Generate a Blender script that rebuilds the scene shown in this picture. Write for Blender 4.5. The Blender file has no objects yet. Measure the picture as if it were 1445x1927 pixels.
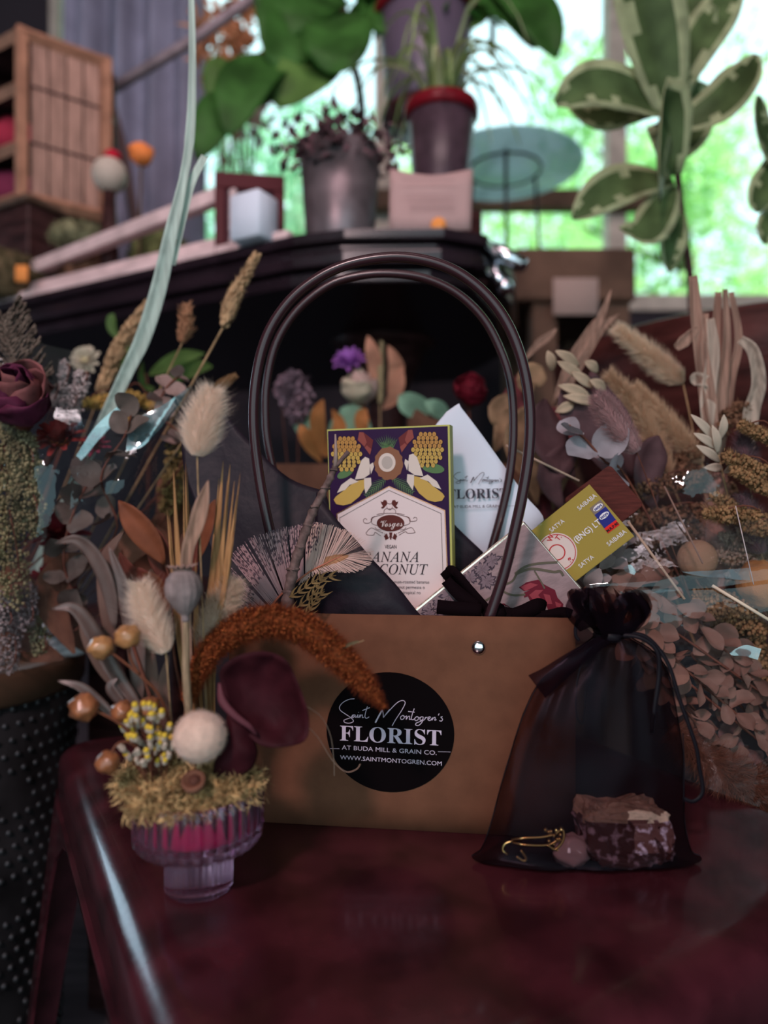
import bpy, math, random
from mathutils import Vector, Matrix, noise
V = Vector
random.seed(7)
R = random.uniform
sc = bpy.context.scene
COL = sc.collection
# ---------------------------------------------------------------- camera
FPX, CX, CY, CZ, TT = 1340.0, 722.5, 963.5, 0.68, 0.45     # focal length in photo pixels, eye height, table height
cd = bpy.data.cameras.new('camera'); cam = bpy.data.objects.new('camera', cd); COL.objects.link(cam)
cam.location = (0, 0, CZ); cam.rotation_euler = (math.pi/2, 0, 0)
cd.sensor_fit = 'VERTICAL'; cd.sensor_height = 36; cd.lens = FPX/1927*36
cd.clip_start = .02; cd.clip_end = 200
cd.dof.use_dof = True; cd.dof.focus_distance = .53; cd.dof.aperture_fstop = 2.7
sc.camera = cam
# ---------------------------------------------------------------- exposure
sc.view_settings.view_transform = 'Standard'; sc.view_settings.look = 'None'
sc.view_settings.exposure = 0.0; sc.view_settings.gamma = 1.0; sc.view_settings.use_curve_mapping = False
sc.cycles.transparent_max_bounces = 24; sc.cycles.max_bounces = 8
sc.cycles.transmission_bounces = 8; sc.cycles.sample_clamp_indirect = 4.0
sc.cycles.use_denoising = True
# ---------------------------------------------------------------- sky
w = bpy.data.worlds.new('sky'); sc.world = w; w.use_nodes = True
bg = w.node_tree.nodes['Background']; bg.inputs[0].default_value = (.66, .93, 1.0, 1); bg.inputs[1].default_value = 1.9
# ---------------------------------------------------------------- lights
def area(name, loc, target, size, power, col, sy=None):
    l = bpy.data.lights.new(name, 'AREA'); l.energy = power; l.color = col; l.size = size
    if sy: l.shape = 'RECTANGLE'; l.size_y = sy
    o = bpy.data.objects.new(name, l); COL.objects.link(o); o.location = loc
    o.rotation_euler = (V(target)-V(loc)).to_track_quat('-Z', 'Y').to_euler()
    return o
area('assumed_key_light_behind', (-.62, -1.15, 1.95), (0, .5, .5), .20, 29.0, (1.0, .68, .69))  # key light behind the camera, assumed from the cast shadows; no doorway is built
area('assumed_left_rim_light', (-2.5, 2.1, 1.15), (-.1, .55, .5), .6, 12, (.58, .82, 1.0), 1.0)  # assumed cool light, added for the rim highlights; the left wall has no window
bg_fill = area('background_fill_light', (-.1, .35, 2.85), (-.1, 2.2, 1.7), 1.0, 12, (1.0, .72, .74)); bg_fill.data.spread = math.radians(110)  # added fill to brighten the background, not a fitting of the room
sun = bpy.data.lights.new('sun', 'SUN'); sun.energy = 8.0; sun.angle = .01; sun.color = (1, .95, .82)
so = bpy.data.objects.new('sun', sun); COL.objects.link(so); so.rotation_euler = V((-.35, .75, -1.0)).to_track_quat('-Z', 'Y').to_euler()

# ---------------------------------------------------------------- helpers
def P(px, py, D): return V(((px-CX)/FPX*D, D, CZ-(py-CY)/FPX*D))
def TP(px, py, z=TT):
    D = (CZ-z)*FPX/(py-CY); return P(px, py, D)
def lerp(a, b, t): return a+(b-a)*t
def PP(*a): return [P(*q) for q in a]
def cr(pts, n=8):
    p = [pts[0]*2-pts[1]]+list(pts)+[pts[-1]*2-pts[-2]]
    out = []
    for i in range(1, len(p)-2):
        for k in range(n):
            t = k/n
            a, b, c, d = p[i-1], p[i], p[i+1], p[i+2]
            out.append(.5*((2*b)+(c-a)*t+(2*a-5*b+4*c-d)*t*t+(3*b-a-3*c+d)*t**3))
    out.append(pts[-1].copy()); return out
def rv(): 
    while 1:
        v = V((R(-1, 1), R(-1, 1), R(-1, 1)))
        if .05 < v.length < 1: return v.normalized()
def frames(pts, up0=V((0, -1, 0))):
    T = []; n = len(pts)
    for i in range(n):
        t = (pts[min(i+1, n-1)]-pts[max(i-1, 0)])
        T.append(t.normalized() if t.length > 1e-9 else V((0, 0, 1)))
    u = up0-T[0]*up0.dot(T[0])
    if u.length < 1e-3: u = T[0].orthogonal()
    u.normalize(); U = []
    for i in range(n):
        u = u-T[i]*u.dot(T[i]); u.normalize(); U.append(u.copy())
    return T, U
ROOT = {}
class MB:
    def __init__(s): s.v = []; s.f = []; s.m = []; s.mi = 0
    def add(s, vs, fs):
        b = len(s.v); s.v += [V(q) for q in vs]
        for f in fs: s.f.append([i+b for i in f]); s.m.append(s.mi)
        return s
    def quad(s, a, b, c, d): return s.add([a, b, c, d], [(0, 1, 2, 3)])
    def box(s, lo, hi, M=None, bev=0):
        x0, y0, z0 = lo; x1, y1, z1 = hi
        vs = [V((x, y, z)) for z in (z0, z1) for x, y in ((x0, y0), (x1, y0), (x1, y1), (x0, y1))]
        if M: vs = [M@q for q in vs]
        return s.add(vs, [(3, 2, 1, 0), (4, 5, 6, 7), (0, 1, 5, 4), (1, 2, 6, 5), (2, 3, 7, 6), (3, 0, 4, 7)])
    def rbox(s, lo, hi, M=None, b=.003):
        """box with chamfered edges"""
        x0, y0, z0 = lo; x1, y1, z1 = hi
        rings = []
        def ring(z, i, e):
            X0, X1, Y0, Y1 = x0+i, x1-i, y0+i, y1-i
            return [(X0+e, Y0, z), (X1-e, Y0, z), (X1, Y0+e, z), (X1, Y1-e, z), (X1-e, Y1, z), (X0+e, Y1, z), (X0, Y1-e, z), (X0, Y0+e, z)]
        rings = [ring(z0, b, b*.6), ring(z0+b, 0, b), ring(z1-b, 0, b), ring(z1, b, b*.6)]
        vs = [V(q) for r in rings for q in r]
        if M: vs = [M@q for q in vs]
        fs = [tuple(reversed(range(8))), tuple(range(24, 32))]
        for k in range(3):
            for i in range(8): j = (i+1) % 8; fs.append((k*8+i, k*8+j, k*8+8+j, k*8+8+i))
        return s.add(vs, fs)
    def tube(s, pts, r, n=8, cap=True, flat=1.0, up=V((0, -1, 0))):
        if not isinstance(r, (list, tuple)): r = [r]*len(pts)
        if len(r) != len(pts): r = [r[min(len(r)-1, int(i/(len(pts)-1)*(len(r)-1)))] + (r[min(len(r)-1, int(i/(len(pts)-1)*(len(r)-1))+1)]-r[min(len(r)-1, int(i/(len(pts)-1)*(len(r)-1)))])*((i/(len(pts)-1)*(len(r)-1)) % 1) for i in range(len(pts))]
        T, U = frames(pts, up); vs = []; fs = []
        for i, p in enumerate(pts):
            B = T[i].cross(U[i])
            for k in range(n):
                a = 2*math.pi*k/n; vs.append(p+(B*math.cos(a)+U[i]*math.sin(a)*flat)*r[i])
        for i in range(len(pts)-1):
            for k in range(n):
                k2 = (k+1) % n; fs.append((i*n+k, i*n+k2, (i+1)*n+k2, (i+1)*n+k))
        if cap: fs.append(tuple(reversed(range(n)))); fs.append(tuple(range((len(pts)-1)*n, len(pts)*n)))
        return s.add(vs, fs)
    def lathe(s, prof, c, n=32, rib=0, ribs=0, axis=None):
        """prof [(r, z)], centre c (base)"""
        vs = []; fs = []; c = V(c)
        A = axis.normalized() if axis else V((0, 0, 1)); X = A.orthogonal().normalized() if axis else V((1, 0, 0)); Y = A.cross(X)
        for r, z in prof:
            for k in range(n):
                a = 2*math.pi*k/n; rr = r*(1+(rib*abs(math.cos(a*ribs/2)) if ribs else 0))
                vs.append(c+X*math.cos(a)*rr+Y*math.sin(a)*rr+A*z)
        for i in range(len(prof)-1):
            for k in range(n):
                k2 = (k+1) % n; fs.append((i*n+k, i*n+k2, (i+1)*n+k2, (i+1)*n+k))
        if prof[0][0] > 1e-6: fs.append(tuple(reversed(range(n))))
        if prof[-1][0] > 1e-6: fs.append(tuple(range((len(prof)-1)*n, len(prof)*n)))
        return s.add(vs, fs)
    def ball(s, c, r, n=8, m=6, sc_=(1, 1, 1), ax=None, wob=0):
        c = V(c); vs = [c+_s(V((0, 0, r)), sc_, ax)]; fs = []
        for i in range(1, m):
            th = math.pi*i/m
            for k in range(n):
                a = 2*math.pi*k/n
                q = V((math.sin(th)*math.cos(a), math.sin(th)*math.sin(a), math.cos(th)))*r
                if wob: q = q*(1+wob*noise.noise((q/r*2.2)+c*300))
                vs.append(c+_s(q, sc_, ax))
        vs.append(c+_s(V((0, 0, -r)), sc_, ax)); L = len(vs)-1
        for k in range(n):
            k2 = (k+1) % n; fs.append((0, 1+k, 1+k2)); fs.append((L, 1+(m-2)*n+k2, 1+(m-2)*n+k))
            for i in range(m-2): fs.append((1+i*n+k, 1+(i+1)*n+k, 1+(i+1)*n+k2, 1+i*n+k2))
        return s.add(vs, fs)
    def leaf(s, pts, width, up=V((0, -1, 0)), fold=.15, n=12, prof=None, wave=0, cup=0, cross=5, twist=0):
        """blade along pts; prof(t)->0..1 width"""
        c = cr(pts, max(2, n//(len(pts)-1))); N = len(c)
        T, U = frames(c, up); prof = prof or (lambda t: math.sin(math.pi*min(1, t*.97+.015))**.8)
        ph = R(0, 6); vs = []; fs = []
        for i, p in enumerate(c):
            t = i/(N-1); w_ = width*max(.02, prof(t))*.5; u = U[i]; B = T[i].cross(u)
            if twist: q = Matrix.Rotation(twist*t, 3, T[i]); u = q@u; B = q@B
            for k in range(cross):
                x = -1+2*k/(cross-1)
                h = fold*abs(x)*w_*2+cup*x*x*w_+wave*width*x*abs(x)*math.sin(t*9+ph+(x > 0)*1.7)
                vs.append(p+B*w_*x+u*h)
        for i in range(N-1):
            for k in range(cross-1): a = i*cross+k; fs.append((a, a+1, a+cross+1, a+cross))
        return s.add(vs, fs)
    def hairs(s, pts, rad, n, ln, lean=.6, w_=.0003, jit=.35, t0=0, t1=1, droop=0):
        c = pts; N = len(c); T, U = frames(c)
        for _ in range(n):
            t = R(t0, t1)*(N-1); i = min(int(t), N-2); f = t-i
            p = c[i].lerp(c[i+1], f); a = R(0, 6.283); B = T[i].cross(U[i])
            rd = U[i]*math.cos(a)+B*math.sin(a); rr = rad(t/(N-1))
            d = (rd+T[i]*lean+rv()*jit).normalized(); L = ln*R(.55, 1.15)*(.45+.55*min(1, rr/max(1e-6, rad(.5))))
            b = p+rd*rr*.75; e = b+d*L; e.z -= droop*L
            side = d.cross(rv()); side.normalize(); side *= w_
            s.add([b-side, b+side, e], [(0, 1, 2)])
        return s
    def poly(s, pts): return s.add(pts, [tuple(range(len(pts)))])
    def build(s, name, mats, parent=None, smooth=True, loc=None, solid=0, sub=0, bev=0, autosm=None):
        me = bpy.data.meshes.new(name); base = V((0, 0, 0))
        if parent is not None: base = ROOT[parent.name]
        elif loc is not None: base = V(loc)
        me.from_pydata([tuple(q-base) for q in s.v], [], s.f)
        mats = mats if isinstance(mats, (list, tuple)) else [mats]
        for m in mats: me.materials.append(m)
        for p, mi in zip(me.polygons, s.m): p.material_index = mi; p.use_smooth = smooth
        me.update(); o = bpy.data.objects.new(name, me); COL.objects.link(o)
        if parent is not None: o.parent = parent
        else: o.location = base
        ROOT[o.name] = base
        if bev: md = o.modifiers.new('bevel', 'BEVEL'); md.width = bev; md.segments = 2; md.limit_method = 'ANGLE'
        if solid: md = o.modifiers.new('solid', 'SOLIDIFY'); md.thickness = solid; md.offset = 0
        if sub: md = o.modifiers.new('sub', 'SUBSURF'); md.levels = sub; md.render_levels = sub
        return o
def _s(q, sc_, ax):
    q = V((q.x*sc_[0], q.y*sc_[1], q.z*sc_[2])); return ax@q if ax else q
def axm(d): return d.to_track_quat('Z', 'Y').to_matrix()
def thing(name, label, cat, loc, group=None):
    o = bpy.data.objects.new(name, None); COL.objects.link(o); o.location = loc; o.empty_display_size = .02
    ROOT[o.name] = V(loc); return tag(o, label, cat, group)
def tag(o, label, cat, group=None, kind=None):
    o['label'] = label; o['category'] = cat
    if group: o['group'] = group
    if kind: o['kind'] = kind
    return o
def struct(o): o['kind'] = 'structure'; return o
# ---------------------------------------------------------------- materials
MC = {}
def mat(name, col, rough=.6, metal=0, bump=0, bs=200, var=0, vs=30, col2=None, trans=0, alpha=1, ior=1.45, sss=0, spec=.12, sheen=0, coat=0, emis=None, stretch=None, tl=0, thr=None):
    if name in MC: return MC[name]
    m = bpy.data.materials.new(name); m.use_nodes = True; nt = m.node_tree; b = nt.nodes['Principled BSDF']; MC[name] = m
    L = nt.links.new
    b.inputs['Base Color'].default_value = (*col, 1); b.inputs['Roughness'].default_value = rough
    b.inputs['Metallic'].default_value = metal; b.inputs['IOR'].default_value = ior
    b.inputs['Transmission Weight'].default_value = trans; b.inputs['Alpha'].default_value = alpha
    b.inputs['Specular IOR Level'].default_value = spec; b.inputs['Sheen Weight'].default_value = sheen
    b.inputs['Coat Weight'].default_value = coat; b.inputs['Coat Roughness'].default_value = .1
    if sss: b.inputs['Subsurface Weight'].default_value = sss; b.inputs['Subsurface Scale'].default_value = .01
    tc = nt.nodes.new('ShaderNodeTexCoord'); src = tc.outputs['Object']
    if stretch:
        mp = nt.nodes.new('ShaderNodeMapping'); mp.inputs['Scale'].default_value = stretch; L(src, mp.inputs[0]); src = mp.outputs[0]
    if var or col2:
        n = nt.nodes.new('ShaderNodeTexNoise'); n.inputs['Scale'].default_value = vs; n.inputs['Detail'].default_value = 6; L(src, n.inputs['Vector'])
        r = nt.nodes.new('ShaderNodeValToRGB'); a, c = (thr or (.35, .65)); r.color_ramp.elements[0].position = a; r.color_ramp.elements[1].position = c
        r.color_ramp.elements[0].color = (*[x*(1-var) for x in col], 1)
        r.color_ramp.elements[1].color = (*(col2 or [min(1, x*(1+var)) for x in col]), 1)
        L(n.outputs[0], r.inputs[0]); L(r.outputs[0], b.inputs['Base Color'])
    if bump:
        n = nt.nodes.new('ShaderNodeTexNoise'); n.inputs['Scale'].default_value = bs; n.inputs['Detail'].default_value = 5; L(src, n.inputs['Vector'])
        bp = nt.nodes.new('ShaderNodeBump'); bp.inputs['Strength'].default_value = min(1, bump); bp.inputs['Distance'].default_value = .3/bs*max(1, bump); L(n.outputs[0], bp.inputs['Height']); L(bp.outputs[0], b.inputs['Normal'])
    if tl:
        t = nt.nodes.new('ShaderNodeBsdfTranslucent'); t.inputs[0].default_value = (*[min(1, x*1.3) for x in col], 1)
        mx = nt.nodes.new('ShaderNodeMixShader'); mx.inputs[0].default_value = tl
        L(b.outputs[0], mx.inputs[1]); L(t.outputs[0], mx.inputs[2]); L(mx.outputs[0], nt.nodes['Material Output'].inputs[0])
    if emis: b.inputs['Emission Color'].default_value = (*emis[:3], 1); b.inputs['Emission Strength'].default_value = emis[3]
    return m
def film(name, tint=(1, 1, 1), refl=.16, rough=.06, dens=0, dcol=(0, 0, 0), gloss=(1, 1, 1), bst=.25):
    """clear plastic film / sheer net: transparent + reflection (+ woven density)"""
    m = bpy.data.materials.new(name); m.use_nodes = True; nt = m.node_tree; nt.nodes.clear(); L = nt.links.new
    out = nt.nodes.new('ShaderNodeOutputMaterial'); tr = nt.nodes.new('ShaderNodeBsdfTransparent'); tr.inputs[0].default_value = (*tint, 1)
    g = nt.nodes.new('ShaderNodeBsdfGlossy'); g.inputs['Roughness'].default_value = rough; g.inputs[0].default_value = (*gloss, 1)
    lw = nt.nodes.new('ShaderNodeLayerWeight'); lw.inputs[0].default_value = .35
    mu = nt.nodes.new('ShaderNodeMath'); mu.operation = 'MULTIPLY_ADD'; mu.inputs[1].default_value = refl*2.2; mu.inputs[2].default_value = refl*.35; mu.use_clamp = True
    L(lw.outputs['Fresnel'], mu.inputs[0]); mx = nt.nodes.new('ShaderNodeMixShader'); L(mu.outputs[0], mx.inputs[0]); L(tr.outputs[0], mx.inputs[1]); L(g.outputs[0], mx.inputs[2])
    tc = nt.nodes.new('ShaderNodeTexCoord'); n = nt.nodes.new('ShaderNodeTexNoise'); n.inputs['Scale'].default_value = 35; n.inputs['Detail'].default_value = 3; L(tc.outputs['Object'], n.inputs['Vector'])
    bp = nt.nodes.new('ShaderNodeBump'); bp.inputs['Strength'].default_value = bst; bp.inputs['Distance'].default_value = .01; L(n.outputs[0], bp.inputs['Height']); L(bp.outputs[0], g.inputs['Normal'])
    last = mx
    if dens:
        d = nt.nodes.new('ShaderNodeBsdfDiffuse'); d.inputs[0].default_value = (*dcol, 1)
        m2 = nt.nodes.new('ShaderNodeMixShader'); L(mx.outputs[0], m2.inputs[1]); L(d.outputs[0], m2.inputs[2])
        lw2 = nt.nodes.new('ShaderNodeLayerWeight'); lw2.inputs[0].default_value = .5
        ma = nt.nodes.new('ShaderNodeMath'); ma.operation = 'MULTIPLY_ADD'; ma.inputs[1].default_value = .5; ma.inputs[2].default_value = dens; ma.use_clamp = True
        L(lw2.outputs['Facing'], ma.inputs[0]); L(ma.outputs[0], m2.inputs[0]); last = m2
    L(last.outputs[0], out.inputs[0]); MC[name] = m; return m
def text(parent, s, fr, u, v, size, m, name='lettering', align='CENTER', rot=0, xs=1, shear=0, off=.0004, bold=0, bend=None):
    """lettering laid on a face: fr=(origin, U, V, N) unit vectors; u, v, size in metres"""
    c = bpy.data.curves.new('t', 'FONT'); c.body = s; c.align_x = align; c.size = 1; c.resolution_u = 3; c.offset = bold; c.shear = shear
    o = bpy.data.objects.new('t', c); COL.objects.link(o)
    dg = bpy.context.evaluated_depsgraph_get(); me = bpy.data.meshes.new_from_object(o.evaluated_get(dg))
    O, U, W, N = fr; mb = MB(); cs, sn = math.cos(rot), math.sin(rot); vs = []
    for q in me.vertices:
        x, y = q.co.x*size*xs, q.co.y*size
        x, y = x*cs-y*sn, x*sn+y*cs
        vs.append(O+U*(u+x)+W*(v+y)+N*off)
    mb.add(vs, [tuple(p.vertices) for p in me.polygons])
    bpy.data.objects.remove(o); bpy.data.curves.remove(c); bpy.data.meshes.remove(me)
    return mb if parent is None else mb.build(name, m, parent, smooth=False)
def mth(s, k='bold'):
    A, a = {'bold': (0x1D400, 0x1D41A), 'ital': (0x1D434, 0x1D44E), 'script': (0x1D4D0, 0x1D4EA), 'bi': (0x1D468, 0x1D482)}[k]
    return ''.join(chr(A+ord(c)-65) if 'A' <= c <= 'Z' else ('\u210e' if c == 'h' and k == 'ital' else chr(a+ord(c)-97)) if 'a' <= c <= 'z' else c for c in s)
def strokes(mb, lines, fr, w_, off=.0004, sm=5):
    """pen lines in face coordinates (metres)"""
    O, U, W, N = fr
    for ln in lines:
        ww = w_
        if isinstance(ln, tuple): ln, ww = ln
        pts = cr([V((x, y, 0)) for x, y in ln], sm) if len(ln) > 2 else [V((x, y, 0)) for x, y in ln]
        L = []; n = len(pts)
        for i, p in enumerate(pts):
            t = pts[min(i+1, n-1)]-pts[max(i-1, 0)]
            if t.length < 1e-9: t = V((1, 0, 0))
            t.normalize(); s = V((-t.y, t.x, 0))*ww*.5; L.append((p+s, p-s))
        to = lambda q: O+U*q.x+W*q.y+N*off
        vs = [to(q) for ab in L for q in ab]; mb.add(vs, [(2*i, 2*i+1, 2*i+3, 2*i+2) for i in range(n-1)])
    return mb
def flat(mb, pts, fr, off=.0003):
    O, U, W, N = fr; return mb.poly([O+U*x+W*y+N*off for x, y in pts])
def ell(cx, cy, rx, ry, n=28, rot=0, a0=0, a1=6.2832):
    cs, sn = math.cos(rot), math.sin(rot)
    return [(cx+rx*math.cos(a)*cs-ry*math.sin(a)*sn, cy+rx*math.cos(a)*sn+ry*math.sin(a)*cs) for a in [a0+(a1-a0)*i/n for i in range(n)]]
def sheet(mb, rows, nu=14, nv=10, amp=.003, fs=30, seed=0, crease=.5):
    """surface through a grid of control points rows[j][i], with crumples"""
    R1 = [cr(r, max(1, nu//(len(r)-1))) for r in rows]; n = len(R1[0]); cols = []
    for i in range(n): cols.append(cr([r[i] for r in R1], max(1, nv//(len(rows)-1))) if len(rows) > 2 else [R1[0][i].lerp(R1[1][i], k/nv) for k in range(nv+1)])
    m_ = len(cols[0]); vs = []
    for i in range(n):
        for j in range(m_):
            p = cols[i][j]; q = p*fs+V((seed*7.1, seed*3.3, 0))
            a = noise.noise(q)*(1-crease)+(.5-abs(noise.noise(q*.8+V((9, 9, 9)))))*crease
            b = noise.noise(q+V((40, 0, 0)))
            vs.append(p+V((b*.4, a, b*.3))*amp*2)
    mb.add(vs, [(i*m_+j, (i+1)*m_+j, (i+1)*m_+j+1, i*m_+j+1) for i in range(n-1) for j in range(m_-1)])
    return mb
# ================================================================ the room
m_wall = mat('wall_paint', (.035, .028, .035), .8, bump=.2, bs=60)
m_dark = mat('dark_wood', (.035, .014, .014), .38, var=.5, vs=18, stretch=(1, 1, 6), bump=.2, bs=80)
m_floor = mat('floor_boards', (.06, .042, .048), .5, var=.35, vs=8, stretch=(1, 6, 1))
m_frame = mat('window_paint', (.52, .44, .38), .6, var=.2, vs=12)
m_pale = mat('pale_wood', (.32, .19, .15), .6, var=.25, vs=14, stretch=(6, 6, 1), bump=.2, bs=90)
m_greyw = mat('weathered_pale_wood', (.62, .46, .46), .6, var=.2, vs=18)
YB = 2.7
b = MB(); b.box((-3.2, -3.2, -.05), (3.4, 3.0, 0)); struct(b.build('floor', m_floor, smooth=False))
b = MB(); b.box((-3.2, -3.2, 3.0), (3.4, 3.0, 3.06)); struct(b.build('ceiling', mat('ceiling_board', (.22, .18, .18), .8), smooth=False))
b = MB()
b.box((-3.2, YB, 0), (3.4, YB+.08, 1.46)); b.box((-3.2, YB, 2.9), (3.4, YB+.08, 3.0)); b.box((-3.2, YB, 1.46), (-1.24, YB+.08, 2.9)); b.box((-1.10, YB, 1.46), (-.80, YB+.08, 2.9)); b.box((2.6, YB, 1.46), (3.4, YB+.08, 2.9))
struct(b.build('wall_back', m_wall, smooth=False))
b = MB(); b.box((-3.28, -3.2, 0), (-3.2, 3.0, 3.0)); struct(b.build('wall_left', m_wall, smooth=False))
b = MB(); b.box((3.4, -3.2, 0), (3.48, 3.0, 3.0)); struct(b.build('wall_right', m_wall, smooth=False))
m_glass = film('window_glass', (.97, 1, .99), .05, .02)
for i, (x0, x1) in enumerate(((-.80, -.02), (.02, .86), (.90, 1.74), (1.78, 2.6), (-1.24, -1.10))):
    b = MB()
    for a in ((x0-.02, YB-.02, 1.44, x1+.02, YB+.06, 1.50), (x0-.02, YB-.02, 2.86, x1+.02, YB+.06, 2.92), (x0-.02, YB-.02, 1.50, x0+.015, YB+.06, 2.86), (x1-.015, YB-.02, 1.50, x1+.02, YB+.06, 2.86)):
        b.box(a[:3], a[3:])
    o = struct(b.build('window_%d' % (i+1), m_frame, loc=((x0+x1)/2, YB, 1.44), smooth=False))
    g = MB(); g.quad(V((x0, YB+.02, 1.5)), V((x1, YB+.02, 1.5)), V((x1, YB+.02, 2.86)), V((x0, YB+.02, 2.86))); g.build('pane', m_glass, o, smooth=False)
# ---------------------------------------------------------------- outside
b = MB(); b.box((-9, 3.0, -.1), (12, 16, -.02)); struct(b.build('lawn', mat('grass', (.10, .22, .05), .9, var=.4, vs=3), smooth=False))
m_bark = mat('bark', (.10, .07, .05), .9, bump=.5, bs=30, var=.3)
def leafmat(n, c, t=.5): return mat(n, c, .5, var=.35, vs=6, tl=t)
def tree(x, y, h, cr_, n, m, label, ls=.13):
    t = thing('tree', label, 'tree', (x, y, 0), 'trees outside the windows')
    b = MB(); top = V((x+R(-.2, .2), y, h)); b.tube(cr([V((x, y, -.02)), V((x+.08, y, h*.4)), top], 6), [.13, .09, .03], 8)
    for k in range(7):
        a = k*.9; z0 = h*(.35+.08*k); b.tube([V((x+.05, y, z0)), V((x+math.cos(a)*cr_*.7, y+math.sin(a)*cr_*.5, z0+.5))], [.04, .012], 5)
    b.build('trunk', m_bark, t)
    b = MB(); blobs = [(V((x+R(-1, 1)*cr_, y+R(-.7, .7)*cr_, R(.35, 1)*h)), R(.3, .6)*cr_) for _ in range(13)]
    for _ in range(n):
        c, r = random.choice(blobs); p = c+rv()*r*R(.3, 1)**.5; d = rv(); s = d.orthogonal().normalized(); L = ls*R(.6, 1.3)
        b.add([p, p+d*L*.5+s*L*.3, p+d*L, p+d*L*.5-s*L*.3], [(0, 1, 2, 3)])
    b.build('crown', m, t, smooth=False)
tree(2.5, 6.0, 4.6, 1.25, 5200, leafmat('bright_foliage', (.38, .62, .28)), 'bright green tree outside, behind the variegated plant on the right')
tree(.9, 9.0, 5.6, 1.6, 5200, leafmat('fresh_foliage', (.42, .64, .28)), 'light green tree outside, seen between the thin metal stand legs')
tree(-1.4, 6.4, 5.0, 1.1, 3600, leafmat('cool_foliage', (.28, .52, .34)), 'cool green tree outside the window on the left, beside the curtain')
tree(5.4, 9.4, 6.0, 1.7, 5200, leafmat('yellow_foliage', (.50, .66, .30)), 'yellow green tree outside at the right edge of the picture')
# ---------------------------------------------------------------- curtain, easel, crates
m_cur = mat('blue_grey_cloth', (.225, .22, .30), .85, var=.15, vs=9)
b = MB(); rows = []
for z in (2.98, 2.2, 1.3):
    rows.append([V((-1.06+k*.033, 2.35+.035*math.sin(k*1.9)+.01*math.sin(k*5), z)) for k in range(15)])
sheet(b, rows, 56, 12, .004, 4, 3); o = b.build('curtain', m_cur, loc=(-.8, 2.35, 1.3), solid=.003)
tag(o, 'blue grey cloth hanging in folds behind the leaning wooden pole', 'curtain')
t = thing('wooden_easel', 'thin wooden easel whose long pole leans up across the grey curtain', 'easel', P(235, 420, 1.62))
b = MB(); b.tube([P(197, 176, 1.74), P(360, 78, 1.68), P(505, -25, 1.62)], .016, 4); b.build('pole', mat('grey_pole_wood', (.24, .19, .21), .6, var=.2), t)
b = MB(); b.tube([P(200, 165, 1.75), P(232, 290, 1.75), P(262, 470, 1.75)], .013, 4); b.build('post', mat('easel_wood', (.14, .08, .08), .6), t)
b = MB(); b.tube(cr(PP((134, 112, 1.69), (150, 140, 1.70), (172, 158, 1.71), (200, 168, 1.72))), [.016, .018, .02, .014], 8); b.ball(P(134, 112, 1.69), .017); b.build('clamp', mat('blue_grey_metal', (.20, .27, .36), .35, metal=.6), t)
b = MB(); b.ball(P(196, 168, 1.715), .018); b.build('knob', mat('black_plastic', (.015, .015, .02), .5), t)
def crate():
    c0, c1, c2 = V((-.764, 1.5, 0)), V((-.625, 1.60, 0)), V((-1.05, 1.66, 0))
    z0, z1 = 1.344, 1.69
    t = thing('wooden_crate', 'pale slatted wooden crate standing upright at the upper left with red cloth inside', 'crate', (c0.x, c0.y, z0))
    b = MB(); e = (c1-c0).normalized(); n = V((e.y, -e.x, 0)); L = (c1-c0).length
    for k in range(4):
        a = c0+e*(.02+k*(L-.03)/4); q = a+e*((L-.03)/4-.004)
        b.add([a-n*.004+V((0, 0, z0)), q-n*.004+V((0, 0, z0)), q-n*.004+V((0, 0, z1)), a-n*.004+V((0, 0, z1))], [(0, 1, 2, 3)])
    b.build('side_slats', m_pale, t, smooth=False, solid=.006)
    def bar(p, q, r=.012): b2.tube([p, q], r, 4)
    b2 = MB()
    for p in (c0, c1): bar(p+V((0, 0, z0-.01)), p+V((0, 0, z1+.01)), .014)
    for z in (z0, z1): bar(c0+V((0, 0, z)), c1+V((0, 0, z)), .014)
    b2.build('corner_posts', mat('orange_wood', (.34, .17, .11), .6, var=.2), t, smooth=False)
    b2 = MB(); d = (c2-c0)
    for z in (z0, z0+.11, z0+.235, z1): bar(c0+V((0, 0, z)), c2+V((0, 0, z)), .014)
    b2.build('shelf_rails', mat('orange_wood', (.42, .21, .12), .6), t, smooth=False)
    b = MB(); b.add([c2+V((0, .02, z0)), c1+V((0, .06, z0)), c1+V((0, .06, z1)), c2+V((0, .02, z1))], [(0, 1, 2, 3)])
    for z in (z0, z0+.12, z0+.24, z1): b.add([c0+V((0, 0, z)), c1+V((0, 0, z)), c1+V((0, .06, z)), c2+V((0, .02, z))], [(0, 1, 2, 3)])
    b.build('back_and_shelves', m_dark, t, smooth=False, solid=.006)
    for k, (z, c) in enumerate(((z0+.015, (.20, .03, .07)), (z0+.13, (.35, .03, .06)))):
        b = MB(); mid = c0.lerp(c2, .4)+V((.04, .05, z+.05)); b.ball(mid, .055, 12, 8, (1.3, .8, .75), wob=.3)
        o = b.build('cloth_bundle', mat('crate_cloth%d' % k, c, .9, bump=.5, bs=60), loc=mid-V((0, 0, .045)))
        tag(o, ['plum coloured cloth bundle on the lowest shelf of the wooden crate', 'red cloth bundle on the middle shelf of the wooden crate'][k], 'cloth')
crate()
ZT0 = 1.109
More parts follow.
